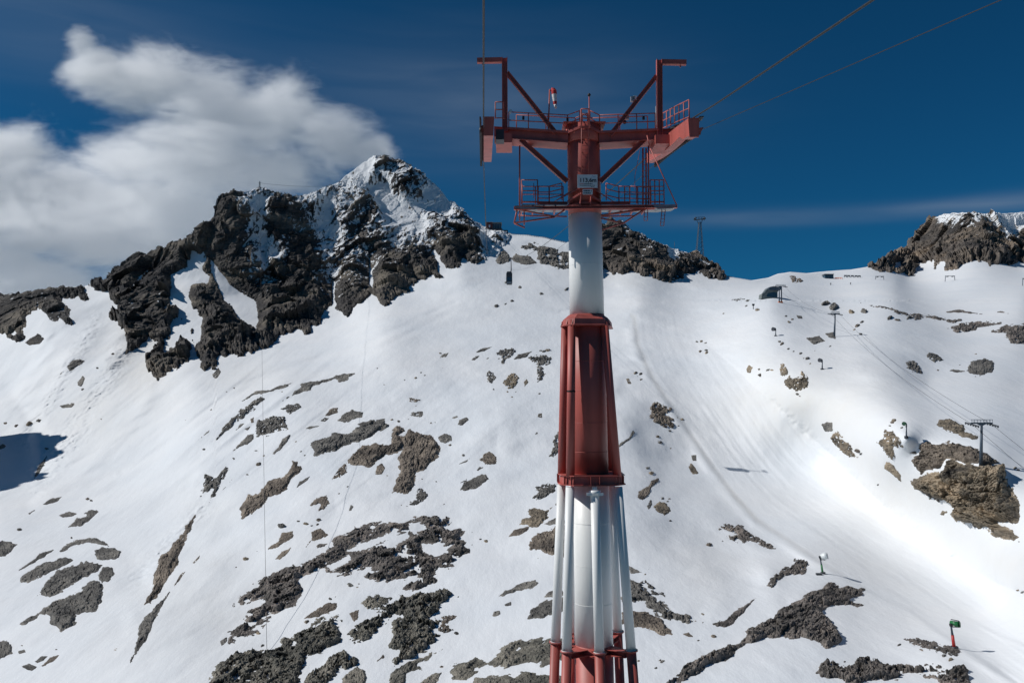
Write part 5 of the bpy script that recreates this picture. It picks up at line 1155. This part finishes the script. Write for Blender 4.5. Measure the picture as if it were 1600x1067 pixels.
for u, v, lab in ((1298, 445.5, 'dark skier shape standing on the plateau, left one'), (1329, 445, 'dark skier shape standing on the plateau, right one')):
    g = G(u, v); b = MB(); 
    b.tube([g + Vector((-.35, 0, 0)), g + Vector((-.2, 0, 1.0)), g + Vector((-.1, 0, 1.2))], [.15, .2, .22], 8); b.tube([g + Vector((.45, 0, 0)), g + Vector((.2, 0, 1.0)), g + Vector((.1, 0, 1.2))], [.15, .2, .22], 8)
    b.tube([g + Vector((0, 0, 1.0)), g + Vector((.03, 0, 1.5)), g + Vector((.05, 0, 2.2)), g + Vector((.06, 0, 2.45))], [.3, .34, .42, .16], 10); b.tube([g + Vector((.06, 0, 2.45)), g + Vector((.06, 0, 2.62)), g + Vector((.06, 0, 2.8))], [.14, .24, .12], 8)
    b.tube([g + Vector((-.36, 0, 2.15)), g + Vector((-.65, -.1, 1.6)), g + Vector((-.8, -.4, 1.3))], [.13, .11, .08], 6); b.tube([g + Vector((.46, 0, 2.15)), g + Vector((.75, -.1, 1.6)), g + Vector((.9, -.4, 1.3))], [.13, .11, .08], 6)
    o = b.build('person', DARK); tag(o, lab, 'person', 'skiers on the plateau')
b = MB(); pp = []
for u in np.linspace(1305, 1316, 5): g = G(u, 436.5); pp.append(g); b.beam(g, g + Vector((0, 0, 2.4)), .3, .3)
for a, c in zip(pp[:-1], pp[1:]): b.beam(a + Vector((0, 0, 1.8)), c + Vector((0, 0, 1.8)), .3, .6)
o = b.build('barrier', ORANGE); tag(o, 'short reddish barrier between blue hut and row of frames', 'barrier')

# ------------------------------------------------------------------ the cloud behind the ridge: a real volume with a wind-torn edge
YC = 1120.0
BL = [(128, 72, 24, 30, 30), (150, 112, 55, 52, 60), (225, 125, 85, 62, 80), (325, 165, 110, 72, 95), (430, 190, 100, 75, 95), (512, 222, 82, 55, 80), (575, 246, 46, 28, 60),
      (300, 245, 150, 85, 120), (445, 268, 120, 55, 95), (0, 290, 130, 105, 110), (20, 245, 110, 60, 80), (110, 345, 190, 105, 130), (260, 330, 150, 100, 120), (-90, 270, 110, 95, 110), (20, 440, 170, 80, 120), (-150, 380, 150, 120, 120), (200, 250, 90, 50, 80), (585, 232, 40, 22, 50)]
kc = YC / F
bc = []
for (u, v, rx, rz, ry) in BL:
    p = Q(u, v, YC); bc.append((p, (rx * kc, ry * kc, rz * kc)))
import bmesh
bm = bmesh.new()
for p, r in bc:
    Mx = Matrix.Translation(p) @ Matrix.Diagonal((r[0] * 1.38, r[1] * 1.3, r[2] * 1.42, 1)); bmesh.ops.create_icosphere(bm, subdivisions=3, radius=1, matrix=Mx)
me = bpy.data.meshes.new('cloud'); bm.to_mesh(me); bm.free()
cl = bpy.data.objects.new('cloud', me); C.objects.link(cl)
md = cl.modifiers.new('r', 'REMESH'); md.mode = 'VOXEL'; md.voxel_size = 14
dg = bpy.context.evaluated_depsgraph_get(); dg.update(); me2 = bpy.data.meshes.new_from_object(cl.evaluated_get(dg)); cl.modifiers.clear(); cl.data = me2; me2.name = 'cloud'
m = bpy.data.materials.new('cloud_vapour'); m.use_nodes = True; t = m.node_tree; t.nodes.clear()
g = nd(t, 'ShaderNodeNewGeometry'); pos = g.outputs['Position']
nz = nd(t, 'ShaderNodeTexNoise'); nz.inputs['Scale'].default_value = .0105; nz.inputs['Detail'].default_value = 9; nz.inputs['Roughness'].default_value = .63; nz.inputs['Distortion'].default_value = .5
mp = nd(t, 'ShaderNodeMapping'); mp.inputs['Rotation'].default_value = (0, .5, 0); mp.inputs['Scale'].default_value = (.7, 1, 1.3); lk(t, pos, mp.inputs[0]); lk(t, mp.outputs[0], nz.inputs['Vector'])
fld = None
for p, r in bc:
    a = nd(t, 'ShaderNodeVectorMath', operation='SUBTRACT'); lk(t, pos, a.inputs[0]); a.inputs[1].default_value = p
    c = nd(t, 'ShaderNodeVectorMath', operation='DIVIDE'); lk(t, a.outputs[0], c.inputs[0]); c.inputs[1].default_value = r
    l = nd(t, 'ShaderNodeVectorMath', operation='LENGTH'); lk(t, c.outputs[0], l.inputs[0])
    f = mth(t, 'SUBTRACT', 1.0, l.outputs['Value'])
    fld = f if fld is None else mth(t, 'MAXIMUM', fld, f)
nz2 = nd(t, 'ShaderNodeTexNoise'); nz2.inputs['Scale'].default_value = .045; nz2.inputs['Detail'].default_value = 7; nz2.inputs['Roughness'].default_value = .65; nz2.inputs['Distortion'].default_value = .8
mp2 = nd(t, 'ShaderNodeMapping'); mp2.inputs['Rotation'].default_value = (0, .6, 0); mp2.inputs['Scale'].default_value = (.5, 1, 1.4); lk(t, pos, mp2.inputs[0]); lk(t, mp2.outputs[0], nz2.inputs['Vector'])
d = mth(t, 'ADD', fld, mth(t, 'MULTIPLY', mth(t, 'SUBTRACT', nz.outputs[0], .50), 2.5))
d = mth(t, 'ADD', d, mth(t, 'MULTIPLY', mth(t, 'SUBTRACT', nz2.outputs[0], .5), 1.1))
d = mth(t, 'MULTIPLY', d, 1.5, clamp=True)
d = mth(t, 'MULTIPLY', mth(t, 'POWER', d, 2.0), .05)
pv = nd(t, 'ShaderNodeVolumePrincipled'); pv.inputs['Color'].default_value = (.995, .997, 1, 1); pv.inputs['Anisotropy'].default_value = .25; lk(t, d, pv.inputs['Density'])
ou = nd(t, 'ShaderNodeOutputMaterial'); lk(t, pv.outputs[0], ou.inputs['Volume'])
m.cycles.volume_step_rate = 0.4; me2.materials.clear(); me2.materials.append(m)
tag(cl, 'white wind torn cloud piling up behind the ridge and the main peak', 'cloud')
